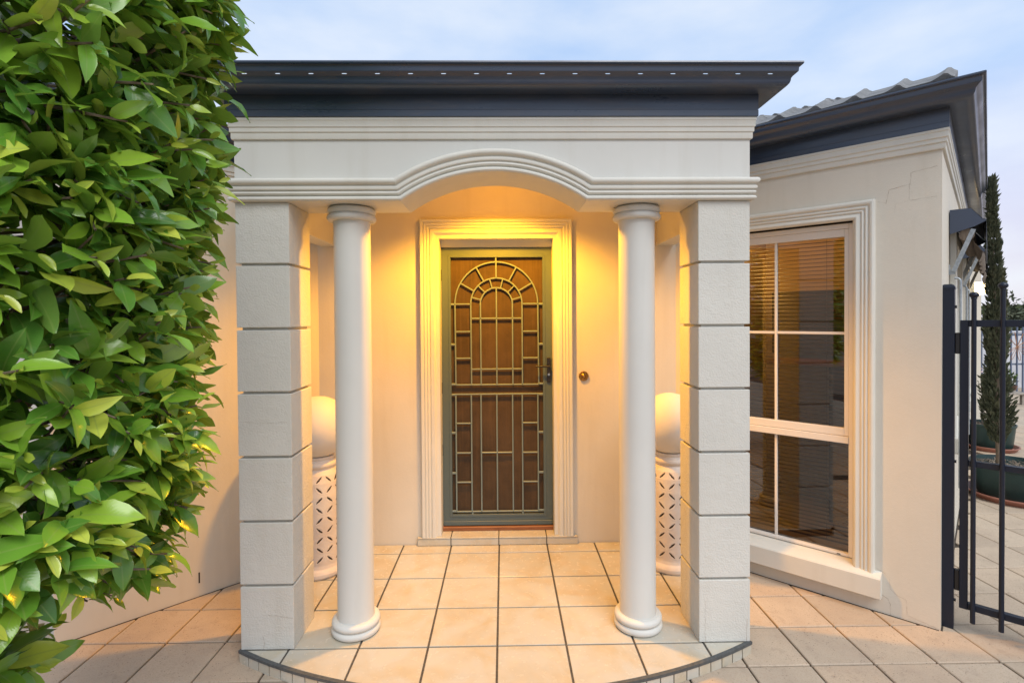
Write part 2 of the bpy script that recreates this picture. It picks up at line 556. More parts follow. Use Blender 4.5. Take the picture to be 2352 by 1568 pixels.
def sweep(mb, prof, path, skip=None):
    """prof: (outward, z) points; path: XY polyline, outward = right hand of travel, mitred."""
    P = [Vector(p) for p in path]
    N = []
    for i in range(len(P) - 1):
        d = (P[i + 1] - P[i]).normalized(); N.append(Vector((d.y, -d.x)))
    mit = []
    for i in range(len(P)):
        if i == 0: mit.append(N[0])
        elif i == len(P) - 1: mit.append(N[-1])
        else: mit.append((N[i - 1] + N[i]) / (1 + N[i - 1].dot(N[i])))
    vs = []; n = len(prof)
    for i in range(len(P)):
        for q, z in prof:
            a = P[i] + mit[i] * q
            vs.append((a.x, a.y, z))
    fs = []
    for i in range(len(P) - 1):
        for k in range(n - 1):
            if skip and (i, k) in skip: continue
            fs.append((i * n + k, i * n + k + 1, (i + 1) * n + k + 1, (i + 1) * n + k))
    mb.add(vs, fs)
    return P, N, mit

# ------------------------------------------------------------------ plan constants
ZP = -0.06                      # paving level (porch floor is z = 0)
PX0, PX1 = -1.2335, 1.2365      # pillar outer faces
PD = 0.2685                     # pillar depth
ZS = 2.147                      # beam soffit
BW = 1.15                       # back wall plane
RD = 2.465                      # right angled wall: x + y = RD
LD = 2.40                       # left angled wall: y - x = LD
CR = (2.311, 0.154)             # outer corner of right wing
CL = (-2.25, 0.150)             # outer corner of left wing
TH = radians(43.4)              # the right wing stands at this angle to the porch axis
SDX, SDY = sin(TH), cos(TH)     # direction of its side wall (away from the corner)
WDX, WDY = cos(TH), -sin(TH)    # direction of the window wall (towards the corner)
UCR = (CR[0] - CR[1]) * sqrt(0.5)
_t = (BW - CR[1]) / SDX
BR = (CR[0] - WDX * _t, BW)     # where right wing meets the back wall
BL = (BW - LD, BW)
Q2 = sqrt(0.5)
def RWT(u, o, z):               # right wing wall frame: u along wall to the right, o outward
    d = u - UCR
    return (CR[0] + WDX * d - SDX * o, CR[1] + WDY * d - SDY * o, z)
def LWT(u, o, z):               # left wing wall, u to the left from the back corner
    x = BL[0] - u * Q2; y = BL[1] - u * Q2
    return (x + o * Q2, y - o * Q2, z)
def SWT(s, o, z):               # side wall beyond the right corner, s away from corner
    return (CR[0] + s * SDX + o * WDX, CR[1] + s * SDY + o * WDY, z)
def LST(s, o, z):
    return (CL[0] - s * Q2 - o * Q2, CL[1] + s * Q2 - o * Q2, z)

# ------------------------------------------------------------------ ground sheet, paving
g = MB().add([(-400, -400, ZP - 0.06), (400, -400, ZP - 0.06), (400, 400, ZP - 0.06), (-400, 400, ZP - 0.06)], [(0, 1, 2, 3)]).build('ground', M['ground'])
g['kind'] = 'structure'
paving = MB().add([(-9, -5, ZP - 0.012), (16, -5, ZP - 0.012), (16, 10.5, ZP - 0.012), (-9, 10.5, ZP - 0.012)], [(0, 1, 2, 3)]).build('paving', M['joint'])
paving['kind'] = 'structure'

def px_of(p):
    d = Vector(p) - CAMLOC
    z = d.dot(fw)
    if z < 0.2: return None
    return (1176 + 1196.06 * d.dot(r2) / z, 746.43 - 1196.06 * d.dot(u2) / z, z)

PT = 0.303
pav = MB().box(-PT / 2 + 0.0035, PT / 2 - 0.0046, -PT / 2 + 0.0035, PT / 2 - 0.0046, -0.04, 0.0, 0.004)
pav_me = pav.mesh('paver', M['paver'])
cells = []
for side in (-1, 1):
    ox = -1.697 if side < 0 else 1.485
    oy = 0.166 if side < 0 else 0.211
    for i in range(-30, 50):
        for j in range(-16, 34):
            x = ox + PT * (i + 0.5); y = oy + PT * (j + 0.5)
            if (x < -0.05 and side > 0) or (x >= -0.05 and side < 0): continue
            if not (-8.5 < x < 15.5 and -4.5 < y < 10): continue
            if abs(x) < 1.1 and y > 0.1: continue                         # under the porch slab
            if x - y < 2.0 and x + y > 3.0 and y > 1.0: continue          # under the house
            if x <= 0 and (y - x > 3.0) and y > 0.6 and x > -y - 2: continue
            q = px_of((x, y, ZP))
            s = 0
            if q and -60 < q[0] < 2412 and 700 < q[1] < 1640:
                vis = True
                if 560 < q[0] < 1720 and y > -0.6: vis = abs(x) > 1.25 and False
                if q[0] <= 560 and x + 2.6 > 0 and y - x > LD + 0.25: vis = False
                if x + y > RD + 0.25 and x - y < 2.1: vis = False
                if vis: s = 1e5 / q[2]
            cells.append((s, x, y))
cells.sort(reverse=True)
pm_v = MB(); tones = []
for k, (s, x, y) in enumerate(cells):
    dz = random.uniform(-0.0012, 0.0012)
    rz = random.uniform(-0.004, 0.004)
    if k < 300 and s > 0:
        mat = Matrix.Translation((x, y, ZP + dz)) @ Matrix.Rotation(rz, 4, 'Z') @ Matrix.Rotation(random.uniform(-.004, .004), 4, 'X')
        place('paver', pav_me, paving, mat)
    else:
        n0 = len(pm_v.f)
        h = PT / 2 - 0.0046
        pm_v.box(x - h, x + h, y - h, y + h, ZP - 0.04, ZP + dz, 0.004)
        tones += [random.random()] * (len(pm_v.f) - n0)
o = pm_v.build('distant_pavers', M['paver'], paving)
o['kind'] = 'stuff'
at = o.data.attributes.new('tone', 'FLOAT', 'FACE')
at.data.foreach_set('value', tones)

b = MB()
b.box(0.08, 1.52, 0.0, 0.009, ZP - 0.02, ZP + 0.0016, 0, RWT); b.box(0.0, 1.42, 0.0, 0.010, ZP - 0.02, ZP + 0.0016, 0, LWT); b.box(0.0, 7.0, 0.0, 0.009, ZP - 0.02, ZP + 0.0016, 0, SWT)
b.build('wall_joint', M['joint'], paving)
# ------------------------------------------------------------------ porch floor
ACY, AR = 2.156, 2.4897         # bowed front edge
pf = MB()
edge = [(x, ACY - sqrt(AR * AR - x * x)) for x in np.linspace(-1.243, 1.243, 41)]
poly = edge + [(1.243, 0.5), (1.38, 0.5), (1.38, 1.3), (-1.38, 1.3), (-1.38, 0.5), (-1.243, 0.5)]
inner = [(x * (1 - 0.016 / AR), y + 0.016) for x, y in edge] + poly[41:]
pf.prism(inner, lambda x, y: (x, y, ZP - 0.03), lambda x, y: (x, y, -0.006))
porch = pf.build('porch_floor', M['grout'])
porch['kind'] = 'structure'
strip = MB()
vs = []; fs = []
for i, (x, y) in enumerate(edge):
    ix, iy = x * (1 - 0.014 / AR), ACY + (y - ACY) * (1 - 0.014 / AR)
    ex, ey = x * (1 + 0.004 / AR), ACY + (y - ACY) * (1 + 0.004 / AR)
    vs += [(ix, iy, -0.02), (ix, iy, 0.002), (ex, ey, 0.0015), (ex, ey, -0.012), (ix, iy, -0.012)]
    if i:
        a = 5 * (i - 1); b = 5 * i
        fs += [(a + k, a + k + 1, b + k + 1, b + k) for k in range(4)]
strip.add(vs, fs).build('edge_strip', M['strip'], porch)
# small riser tiles under the strip
th0 = math.asin(1.243 / AR)
nr = 37
for k in range(nr):
    a0 = -th0 + 2 * th0 * k / nr + 0.0012; a1 = -th0 + 2 * th0 * (k + 1) / nr - 0.0012
    b = MB()
    v = []
    for a in (a0, (a0 + a1) / 2, a1):
        for rr in (AR - 0.012, AR):
            for z in (ZP, -0.0135):
                v.append((rr * sin(a), ACY - rr * cos(a), z))
    f = []
    for s in (0, 1):
        o4 = 4 * s
        f += [(o4 + 2, o4 + 6, o4 + 7, o4 + 3), (o4 + 1, o4 + 3, o4 + 7, o4 + 5), (o4, o4 + 1, o4 + 5, o4 + 4)]
    f += [(0, 2, 3, 1), (8, 9, 11, 10)]
    b.add(v, f).build('riser_tile', M['tile'], porch)

def clip_circle(pts, R):
    """clip convex polygon to the inside of the bowed edge (treated as a convex polygon)"""
    out = pts
    ang = np.linspace(-th0 - 0.2, th0 + 0.2, 60)
    for a in ang:
        nx, ny = sin(a), -cos(a)
        res = []
        for i in range(len(out)):
            p, q = out[i], out[(i + 1) % len(out)]
            dp = p[0] * nx + (p[1] - ACY) * ny - R; dq = q[0] * nx + (q[1] - ACY) * ny - R
            if dp <= 0: res.append(p)
            if dp * dq < 0:
                t = dp / (dp - dq); res.append((p[0] + t * (q[0] - p[0]), p[1] + t * (q[1] - p[1])))
        out = res
        if len(out) < 3: return []
    return out
T = 0.335
rows = [(-2 * T, -T), (-T, 0), (0, T), (T, 2 * T), (2 * T, 3 * T), (3 * T, 1.148)]
for (y0, y1) in rows:
    for i in range(-5, 5):
        x0, x1 = max(i * T, -1.376), min((i + 1) * T, 1.376)
        if y0 < 0.4: x0, x1 = max(x0, -1.243), min(x1, 1.243)
        if x1 - x0 < 0.03: continue
        gq = 0.0052
        pts = clip_circle([(x0 + gq, y0 + gq), (x1 - gq, y0 + gq), (x1 - gq, y1 - gq), (x0 + gq, y1 - gq)], AR - 0.017)
        if len(pts) < 3: continue
        # drop nearly repeated points
        cl = [p for n_, p in enumerate(pts) if (Vector(p) - Vector(pts[n_ - 1])).length > 0.004]
        if len(cl) < 3: continue
        dz = random.uniform(-0.0006, 0.0006)
        cxm = sum(p[0] for p in cl) / len(cl); cym = sum(p[1] for p in cl) / len(cl)
        b = MB()
        n = len(cl)
        ins = []
        for p in cl:
            d = Vector((cxm - p[0], cym - p[1])); d.normalize()
            ins.append((p[0] + d.x * 0.003, p[1] + d.y * 0.003))
        v = [(p[0], p[1], -0.008) for p in cl] + [(p[0], p[1], -0.0015 + dz) for p in cl] + [(p[0], p[1], dz) for p in ins]
        f = [(i_, (i_ + 1) % n, n + (i_ + 1) % n, n + i_) for i_ in range(n)]
        f += [(n + i_, n + (i_ + 1) % n, 2 * n + (i_ + 1) % n, 2 * n + i_) for i_ in range(n)]
        f.append(tuple(range(2 * n, 3 * n)))
        b.add(v, f).build('tile', M['tile'], porch)

# ------------------------------------------------------------------ house
house = thing('house', 'cream rendered house with columned arched entrance porch and slate blue gutters', 'house', (0, BW, ZP))
ZT = 2.66
# --- back wall with door opening
DX0, DX1, DZ1 = -0.427, 0.413, 2.163
b = MB()
b.box(BL[0] - 0.15, DX0, BW, BW + 0.15, ZP - 0.05, ZT)
b.box(DX1, BR[0] + 0.15, BW, BW + 0.15, ZP - 0.05, ZT)
b.box(DX0, DX1, BW, BW + 0.15, DZ1, ZT)
b.build('wall', M['stucco'], house)
# door recess backing
MB().box(DX0 - 0.05, DX1 + 0.05, BW + 0.152, BW + 0.2, ZP, ZT).build('inner_wall', M['room'], house)

# --- right wing wall with window opening
WU0, WU1, WZ0, WZ1 = 0.314, 1.1335, 0.165, 2.150
b = MB()
UC = UCR
U0 = UCR - _t
for (a0, a1, z0, z1) in ((U0 - 0.02, WU0, ZP - 0.05, ZT), (WU1, UC, ZP - 0.05, ZT), (WU0, WU1, ZP - 0.05, WZ0), (WU0, WU1, WZ1, ZT)):
    b.box(a0, a1, -0.16, 0.0, z0, z1, 0, RWT)
b.build('wall', M['stucco'], house)
# --- left wing wall
UL = (BL[1] - CL[1]) / Q2
MB().box(-0.02, UL, -0.16, 0.0, ZP - 0.05, ZT, 0, LWT).build('wall', M['stucco'], house)
# --- side walls running back
b = MB()
SW = [(0.78, 1.62, 0.9, 2.02), (2.68, 3.5, 0.9, 2.02)]
SL = 7.0
b.box(0.1605, 0.78, -0.16, 0.0, ZP - 0.05, ZT, 0, SWT)
b.box(1.62, 2.68, -0.16, 0.0, ZP - 0.05, ZT, 0, SWT)
b.box(3.5, SL, -0.16, 0.0, ZP - 0.05, ZT, 0, SWT)
for s0, s1, z0, z1 in SW:
    b.box(s0, s1, -0.16, 0.0, ZP - 0.05, z0, 0, SWT); b.box(s0, s1, -0.16, 0.0, z1, ZT, 0, SWT)
b.build('wall', M['stucco'], house)
MB().box(0.1605, SL, -0.16, 0.0, ZP - 0.05, ZT, 0, LST).build('wall', M['stucco'], house)
b = MB()
pe = SWT(SL, 0, 0); pl = LST(SL, 0, 0)
b.box(pl[0] + 0.15, pe[0] - 0.15, pe[1] - 0.3, pe[1] - 0.15, ZP - 0.05, ZT)
b.build('rear_wall', M['stucco'], house)
# room behind the window: warm lit walls glimpsed between the slats
m = NT('room_wall_paint'); m.set(color=(0.55, 0.42, 0.27), rough=0.8); M['roomwall'] = m.m
b = MB()
for (a0, a1, o0, o1, z0, z1) in ((0.15, 1.40, -1.65, -1.60, -0.05, 2.6), (0.15, 0.20, -1.60, -0.165, -0.05, 2.6), (1.36, 1.40, -1.60, -0.165, -0.05, 2.6),
                               (0.20, 1.36, -1.60, -0.165, -0.05, 0.0), (0.20, 1.36, -1.60, -0.165, 2.55, 2.6)):
    b.box(a0, a1, o0, o1, z0, z1, 0, RWT)
b.build('room_lining', M['roomwall'], house)
cab = thing('cabinet', 'dark cabinet inside the room behind the blinds of the angled window', 'cabinet', RWT(0.78, -1.3, 0.0))
MB().box(0.80, 1.33, -1.58, -1.10, 0.001, 1.20, 0.004, RWT).build('carcass', M['room'], cab)
MB().box(0.30, 1.345, -1.595, -1.42, 1.27, 1.80, 0.004, RWT).build('upper_shelf', M['room'], cab)
MB().box(0.34, 1.34, -1.585, -1.08, 1.2015, 1.225, 0.003, RWT).build('top', M['timber'], cab)
rl = bpy.data.lights.new('room_lamp_light', 'POINT')
rl.energy = 12.0
rl.color = (1.0, 0.56, 0.16)
rl.shadow_soft_size = 0.1
ro = bpy.data.objects.new('room_lamp_light', rl)
COL.objects.link(ro)
ro.location = RWT(0.42, -0.75, 2.25)

# --- ceiling slab of the house and the porch
b = MB()
dk = [CL, BL, BR, CR, SWT(SL, 0, 0)[:2], LST(SL, 0, 0)[:2]]
b.prism(dk, lambda x, y: (x, y, ZT), lambda x, y: (x, y, ZT + 0.05))
b.build('ceiling', M['white'], house)
MB().box(PX0 + 0.02, PX1 - 0.02, 0.02, BW - 0.002, ZT, ZT + 0.05).build('porch_ceiling', M['white'], house)

# --- pillars of rusticated blocks
JZ = [0.0, 0.310, 0.619, 0.929, 1.238, 1.544, 1.851, ZS]
for x0, x1 in ((PX0, -0.980), (0.986, PX1)):
    pil = MB().box(x0 + 0.019, x1 - 0.019, 0.019, PD - 0.003, 0.0, ZS - 0.003).build('pillar', M['block'], house)
    for k in range(7):
        z0 = JZ[k] + (0.0065 if k else 0.0); z1 = JZ[k + 1] - (0.0065 if k < 6 else 0.001)
        bb = MB().box(x0, x1, 0.0, PD, z0, z1, 0.0022)
        bb.build('block', M['block'], pil)

# --- beam with segmental arch
ACZ = 1.514; RIN = 0.775; ROUT = 0.878
ths = [math.asin(0.444 / RIN) * t for t in np.linspace(-1, 1, 41)]
bot = [(PX0, ZS)] + [(RIN * sin(t), ACZ + RIN * cos(t)) for t in ths] + [(PX1, ZS)]
b = MB()
vs = []; fs = []
for x, z in bot:
    vs += [(x, 0, z), (x, 0, ZT + 0.0), (x, PD, z), (x, PD, ZT + 0.0)]
for i in range(len(bot) - 1):
    a, c = 4 * i, 4 * (i + 1)
    fs += [(a, c, c + 1, a + 1), (a + 2, a + 3, c + 3, c + 2), (a, a + 2, c + 2, c), (a + 1, c + 1, c + 3, a + 3)]
fs += [(0, 1, 3, 2), (len(vs) - 4, len(vs) - 2, len(vs) - 1, len(vs) - 3)]
b.add(vs, fs).build('beam', M['smooth'], house, 30)
# --- side beams between pillars and the back wall
b = MB()
b.box(PX0, -1.125, PD + 0.002, BW + 0.002, 2.118, ZT - 0.002); b.box(PX0 - 0.001, -1.117, PD + 0.002, BW + 0.002, 2.096, 2.118)
b.build('side_beam', M['smooth'], house)
b = MB()
b.box(1.125, PX1, PD + 0.002, BW + 0.002, 2.112, ZT - 0.002); b.box(1.117, PX1 + 0.001, PD + 0.002, BW + 0.002, 2.090, 2.112)
b.build('side_beam', M['smooth'], house)

# --- arched band moulding (swept along straight - arch - straight, returned along the sides)
bandp = [(0.0, 0.0), (0.026, 0.0), (0.033, 0.005), (0.036, 0.013), (0.034, 0.022), (0.027, 0.029), (0.021, 0.031), (0.020, 0.036),
         (0.025, 0.039), (0.0265, 0.046), (0.024, 0.053), (0.016, 0.056), (0.016, 0.060), (0.021, 0.063), (0.0225, 0.069), (0.019, 0.075),
         (0.010, 0.078), (0.010, 0.082), (0.018, 0.085), (0.0235, 0.091), (0.023, 0.098), (0.017, 0.104), (0.0, 0.106)]
b = MB()
ZB = 2.2535
npf = len(bandp)
tha = math.asin(0.474 / ROUT)
def ring(kind, t=0):
    out = []
    for q, w in bandp:
        if kind == 'L': out.append((PX0 - q, -q, ZB - w))
        elif kind == 'R': out.append((PX1 + q, -q, ZB - w))
        elif kind == 'LB': out.append((PX0 - q, PD - 0.004, ZB - w))
        elif kind == 'RB': out.append((PX1 + q, PD - 0.004, ZB - w))
        else:
            R = ROUT - w
            out.append((R * sin(t), -q, ACZ + R * cos(t)))
    return out
def mit(sgn):
    out = []
    for q, w in bandp:
        z = ZB - w; R = ROUT - w
        out.append((sgn * sqrt(max(1e-6, R * R - (z - ACZ) ** 2)), -q, z))
    return out
rings = [ring('LB'), ring('L'), mit(-1)]
tn = np.linspace(-1, 1, 49)[1:-1]
for t in tn:
    # angle range shrinks towards the inside so that the mitre stays a straight cut
    out = []
    for q, w in bandp:
        R = ROUT - w; z = ZB - w
        tm = math.acos(min(1, (z - ACZ) / R))
        out.append((R * sin(t * tm), -q, ACZ + R * cos(t * tm)))
    rings.append(out)
rings += [mit(1), ring('R'), ring('RB')]
def ring_mesh(b, rings, a0, a1):
    vs = [p for r_ in rings[a0:a1] for p in r_]
    fs = []
    for i in range(a1 - a0 - 1):
        for k in range(npf - 1):
            fs.append((i * npf + k, i * npf + k + 1, (i + 1) * npf + k + 1, (i + 1) * npf + k))
    b.add(vs, fs)
ring_mesh(b, rings, 0, 3)
b.build('band_moulding', M['mould'], house, 35)
b = MB(); ring_mesh(b, rings, 2, len(rings) - 2); b.build('arch_moulding', M['mould'], house, 35)
b = MB(); ring_mesh(b, rings, len(rings) - 3, len(rings)); b.build('band_moulding', M['mould'], house, 35)

# --- stepped cornice, fascia and gutter
def cornice_prof(z0, q0):
    return [(0.0, z0), (q0 * 0.38, z0 + 0.001), (q0 * 0.46, z0 + 0.006), (q0 * 0.46, z0 + 0.029), (q0 * 0.52, z0 + 0.0305), (q0 * 0.68, z0 + 0.034), (q0 * 0.68, z0 + 0.052),
            (q0 * 0.72, z0 + 0.0535), (q0 * 0.88, z0 + 0.057), (q0 * 0.88, z0 + 0.084), (q0 * 0.91, z0 + 0.0855), (q0, z0 + 0.088), (q0, z0 + 0.0995), (0.0, z0 + 0.0995)]
porch_path = [(PX0, 1.10), (PX0, 0.0), (PX1, 0.0), (PX1, 1.10)]
rw_path = [BR, CR, SWT(SL, 0, 0)[:2]]
lw_path = [LST(SL, 0, 0)[:2], CL, BL]
b = MB(); sweep(b, cornice_prof(2.4415, 0.0225), porch_path); b.build('cornice', M['mould'], house, 30)
for pth in (rw_path, lw_path):
    b = MB(); sweep(b, cornice_prof(2.4425, 0.030), pth); b.build('cornice', M['mould'], house, 30)
ZF0 = 2.5415
fprof = [(0.0, ZF0), (0.024, ZF0), (0.029, ZF0 + 0.002), (0.029, ZF0 + 0.030), (0.0275, ZF0 + 0.0305), (0.0275, ZF0 + 0.033), (0.029, ZF0 + 0.0335), (0.029, 2.716), (0.0, 2.716)]
gprof = [(0.030, 2.712), (0.030, 2.644), (0.088, 2.638), (0.106, 2.640), (0.117, 2.646), (0.125, 2.655), (0.1285, 2.664), (0.130, 2.676), (0.135, 2.683),
         (0.1515, 2.697), (0.1525, 2.700), (0.1535, 2.719), (0.158, 2.7235), (0.166, 2.724), (0.169, 2.730), (0.167, 2.737), (0.162, 2.738), (0.160, 2.733)]
BAND = 8                          # profile segment that carries the overflow slots
def gutter(path, runs, name='gutter'):
    """runs: {segment: (first slot distance, spacing, count)}"""
    b = MB()
    P, N, mt = sweep(b, gprof, path, skip={(i, BAND) for i in runs})
    for i, (d0, sp, cnt) in runs.items():
        A0, A1 = P[i] + mt[i] * gprof[BAND][0], P[i] + mt[i] * gprof[BAND + 1][0]
        B0, B1 = P[i + 1] + mt[i + 1] * gprof[BAND][0], P[i + 1] + mt[i + 1] * gprof[BAND + 1][0]
        d = (P[i + 1] - P[i]).normalized()
        zl, zh = gprof[BAND][1], gprof[BAND + 1][1]
        L0, L1 = (A0 - P[i]).dot(d), (B0 - P[i]).dot(d)
        H0, H1 = (A1 - P[i]).dot(d), (B1 - P[i]).dot(d)
        ql, qh = gprof[BAND][0], gprof[BAND + 1][0]
        def pt(t, v):
            q = ql + (qh - ql) * v
            p = P[i] + d * t + N[i] * q
            return (p.x, p.y, zl + (zh - zl) * v)
        cur = [pt(L0, 0), pt(H0, 1)]
        for k in range(cnt):
            c = d0 + sp * k
            h = 0.0125; wv = 0.034
            x0, x1 = c - wv, c + wv
            b.add([cur[0], cur[1], pt(x0, 1), pt(x0, 0)], [(0, 1, 2, 3)])
            ve = [pt(x0, 0), pt(x0, 1), pt(x1, 1), pt(x1, 0), pt(c - h, .45), pt(c - .6 * h, .525), pt(c + .6 * h, .525), pt(c + h, .45), pt(c + .6 * h, .375), pt(c - .6 * h, .375)]
            b.add(ve, [(1, 2, 6, 5), (0, 9, 8, 3), (0, 1, 5, 4), (0, 4, 9), (2, 3, 7, 6), (3, 8, 7)])
            cur = [pt(x1, 0), pt(x1, 1)]
        b.add([cur[0], cur[1], pt(H1, 1), pt(L1, 0)], [(0, 1, 2, 3)])
    return b.build(name, M['steel'], house, 40)
b = MB(); sweep(b, fprof, porch_path); b.build('fascia', M['steel'], house, 30)
gutter(porch_path, {1: (-1.119 - PX0 + 0.008, 0.1484, 17)})
for pth in (rw_path, lw_path):
    b = MB(); sweep(b, fprof, pth); b.build('fascia', M['steel'], house, 30)
LR = (Vector(CR) - Vector(BR)).length
gutter(rw_path, {0: (LR + 0.02 - 0.30 * 4, 0.30, 5)})
gutter(lw_path, {})

# --- columns
def torus_prof(r, zc, h, n=12):
    return [(r + h * 0.95 * cos(a), zc + h * sin(a)) for a in np.linspace(-pi / 2, pi / 2, n)]
for cx in (-0.7235, 0.7245):
    cy = 0.152
    b = MB()
    b.lathe([(0.0, 0.03), (0.094, 0.03), (0.0925, 0.078), (0.0905, 0.095), (0.0905, 1.2), (0.0900, 2.05), (0.0915, 2.072), (0.093, 2.08), (0.093, ZS - 0.002), (0, ZS - 0.002)], cx, cy, 64)
    col = b.build('column', M['smooth'], house, 40)
    for zc, rr in ((0.020, 0.104), (0.0575, 0.1015), (2.0945, 0.1035), (2.1275, 0.101)):
        h = 0.0195 if zc < 1 else 0.0175
        if zc > 2.11: h = 0.0185
        b = MB()
        b.lathe([(0.0895, zc - h)] + torus_prof(rr, zc, h, 14) + [(0.0895, zc + h)], cx, cy, 64)
        b.build('ring', M['smooth'], col, 50)

# --- door architrave
def arch_frame(name, T, a0, a1, z0, zt, wdt, prof, mat):
    """three-sided frame: prof (out, across 0..wdt from outer edge inward) around an opening; a0,a1,zt outer"""
    b = MB()
    vs = []; n = len(prof)
    for q, w in prof: vs.append(T(a0 + w, q, z0))
    for q, w in prof: vs.append(T(a0 + w, q, zt - w))
    for q, w in prof: vs.append(T(a1 - w, q, zt - w))
    for q, w in prof: vs.append(T(a1 - w, q, z0))
    fs = []
    for i in range(3):
        for k in range(n - 1):
            fs.append((i * n + k, i * n + k + 1, (i + 1) * n + k + 1, (i + 1) * n + k))
    fs.append(tuple(range(n))); fs.append(tuple(range(3 * n, 4 * n)))
    b.add(vs, fs)
    return b.build(name, mat, house, 32)
aprof = [(0.0, 0.0), (0.034, 0.001), (0.037, 0.004), (0.037, 0.018), (0.034, 0.021), (0.030, 0.022), (0.031, 0.026), (0.036, 0.029), (0.037, 0.036), (0.034, 0.042),
         (0.027, 0.044), (0.027, 0.047), (0.032, 0.050), (0.033, 0.056), (0.029, 0.062), (0.021, 0.064), (0.021, 0.068), (0.028, 0.072), (0.031, 0.082), (0.028, 0.094), (0.021, 0.100), (0.014, 0.106), (0.0, 0.108)]
BWT = lambda a, o, z: (a, BW - o, z)
arch_frame('architrave', BWT, -0.5375, 0.522, 0.058, 2.277, 0.108, aprof, M['mould'])
# reveals and inner jamb
b = MB()
b.box(-0.432, -0.405, BW - 0.012, BW + 0.150, 0.06, 2.145); b.box(0.391, 0.418, BW - 0.012, BW + 0.150, 0.06, 2.145)
b.box(-0.4315, 0.4175, BW - 0.0115, BW + 0.150, 2.145, 2.172); b.box(-0.405, 0.391, BW + 0.078, BW + 0.1505, 2.097, 2.1452)
b.build('door_jamb', M['mould'], house)

# --- door step
stp = MB().box(-0.565, 0.546, 1.128, BW + 0.10, -0.003, 0.050).build('door_step', M['grout'], house)
xs = [-0.570, -0.338, -0.003, 0.333, 0.551]
for k in range(4):
    x0, x1 = xs[k] + 0.003, xs[k + 1] - 0.003
    if k == 0: x0 = -0.570
    if k == 3: x1 = 0.551
    MB().box(x0, x1, 1.119, 1.131, 0.003, 0.046, 0.0015).build('tile', M['tile'], stp)
    MB().box(x0, x1, 1.117, 1.240, 0.0485, 0.0585, 0.002).build('tile', M['tile'], stp)
MB().box(-0.425, 0.411, 1.225, 1.300, 0.058, 0.088, 0.004).build('door_sill', M['timber'], house)

# --- security door
DY = 1.247
door = MB()
DA0, DA1, DB0, DB1 = -0.4035, 0.3895, 0.091, 2.0955
GX0, GX1, GZ0, GZ1 = -0.337, 0.3235, 0.172, 2.025
for (x0, x1, z0, z1) in ((DA0, GX0, DB0, DB1), (GX1, DA1, DB0, DB1), (GX0, GX1, DB0, GZ0), (GX0, GX1, GZ1, DB1)):
    door.box(x0, x1, DY, DY + 0.035, z0, z1)
door = door.build('security_door', M['door'], house)
b = MB()
w = 0.018
for (x0, x1, z0, z1) in ((GX0 - w, GX0, GZ0 - w, GZ1 + w), (GX1, GX1 + w, GZ0 - w, GZ1 + w), (GX0, GX1, GZ0 - w, GZ0), (GX0, GX1, GZ1, GZ1 + w)):
    b.box(x0, x1, DY - 0.0045, DY + 0.001, z0, z1, 0.0012)
b.build('frame_bead', M['door'], door)
MB().box(DA0 + 0.002, DA1 - 0.002, DY - 0.006, DY + 0.001, DB0 + 0.002, DB0 + 0.033, 0.002).build('bottom_weather_strip', M['door'], door)
MB().box(GX0 - 0.004, GX1 + 0.004, DY + 0.024, DY + 0.029, GZ0 - 0.004, GZ1 + 0.004).build('mesh_screen', M['mesh'], door)
# grille, measured off the photograph in the door's own plane
XC = -0.0115
KU = 0.8 / 956.0                       # metres per crop unit, upper panel
def U(u, v):                           # upper panel crop coordinates -> (x, z)
    return (XC + (u - 713.5) * KU, 2.0955 - (v - 325) * (2.0955 - 1.1085) / (1495 - 325))
def Lw(u, v):                          # lower panel
    return (XC + (u - 657) * KU * 1.1, 1.0400 + (237 - v) * (1.0400 - 0.190) / (1172 - 237))
GY = DY + 0.006
def bar(pts, r=0.0052, depth=0.005):
    """flat-faced bar following a polyline in the door plane"""
    b = MB()
    P = [Vector(p) for p in pts]
    vs = []; n = len(P)
    for i, p in enumerate(P):
        d = (P[min(n - 1, i + 1)] - P[max(0, i - 1)]).normalized()
        nn = Vector((-d.y, d.x))
        for a, y in ((-r, GY + depth), (-r, GY - depth + .002), (-r * .6, GY - depth), (r * .6, GY - depth), (r, GY - depth + .002), (r, GY + depth)):
            vs.append((p.x + nn.x * a, y, p.y + nn.y * a))
    fs = []
    for i in range(n - 1):
        for k in range(6):
            fs.append((6 * i + k, 6 * i + (k + 1) % 6, 6 * (i + 1) + (k + 1) % 6, 6 * (i + 1) + k))
    fs += [tuple(range(6)), tuple(range(6 * (n - 1), 6 * n))]
    b.add(vs, fs).build('grille_bar', M['grille'], door, 20)
CU = (716, 805)
def arcpts(R, a0=0, a1=180, n=29):
    return [U(CU[0] + R * cos(radians(a)), CU[1] - R * sin(radians(a))) for a in np.linspace(a0, a1, n)]
bar([U(1078, 1495)] + arcpts(357) + [U(362, 1495)])
bar([U(937, 1495)] + arcpts(221) + [U(497, 1495)])
bar([U(854, 1495)] + arcpts(138) + [U(580, 1495)])
bar([U(716, 668), U(716, 1495)])
bar([U(713, 408), U(713, 448)]); bar([U(715, 450), U(715, 586)])
for a in (30, 61, 119, 150):
    bar([U(CU[0] + R * cos(radians(a)), CU[1] - R * sin(radians(a))) for R in (224, 354)])
for a in (15, 45, 75, 105, 135, 165):
    bar([U(CU[0] + R * cos(radians(a)), CU[1] - R * sin(radians(a))) for R in (141, 218)], 0.0045)
GU0 = 713.5 + (GX0 - XC) / KU; GU1 = 713.5 + (GX1 - XC) / KU
for v in (805, 1040, 1268):
    bar([U(362, v), U(497, v)]); bar([U(937, v), U(1078, v)])
for v in (928, 1362): bar([U(497, v), U(937, v)])
bar([U(362, 1495), U(1078, 1495)])
for v in (807, 1150, 1490):
    bar([U(GU0, v), U(360, v)], 0.0075); bar([U(1080, v), U(GU1, v)], 0.0075)
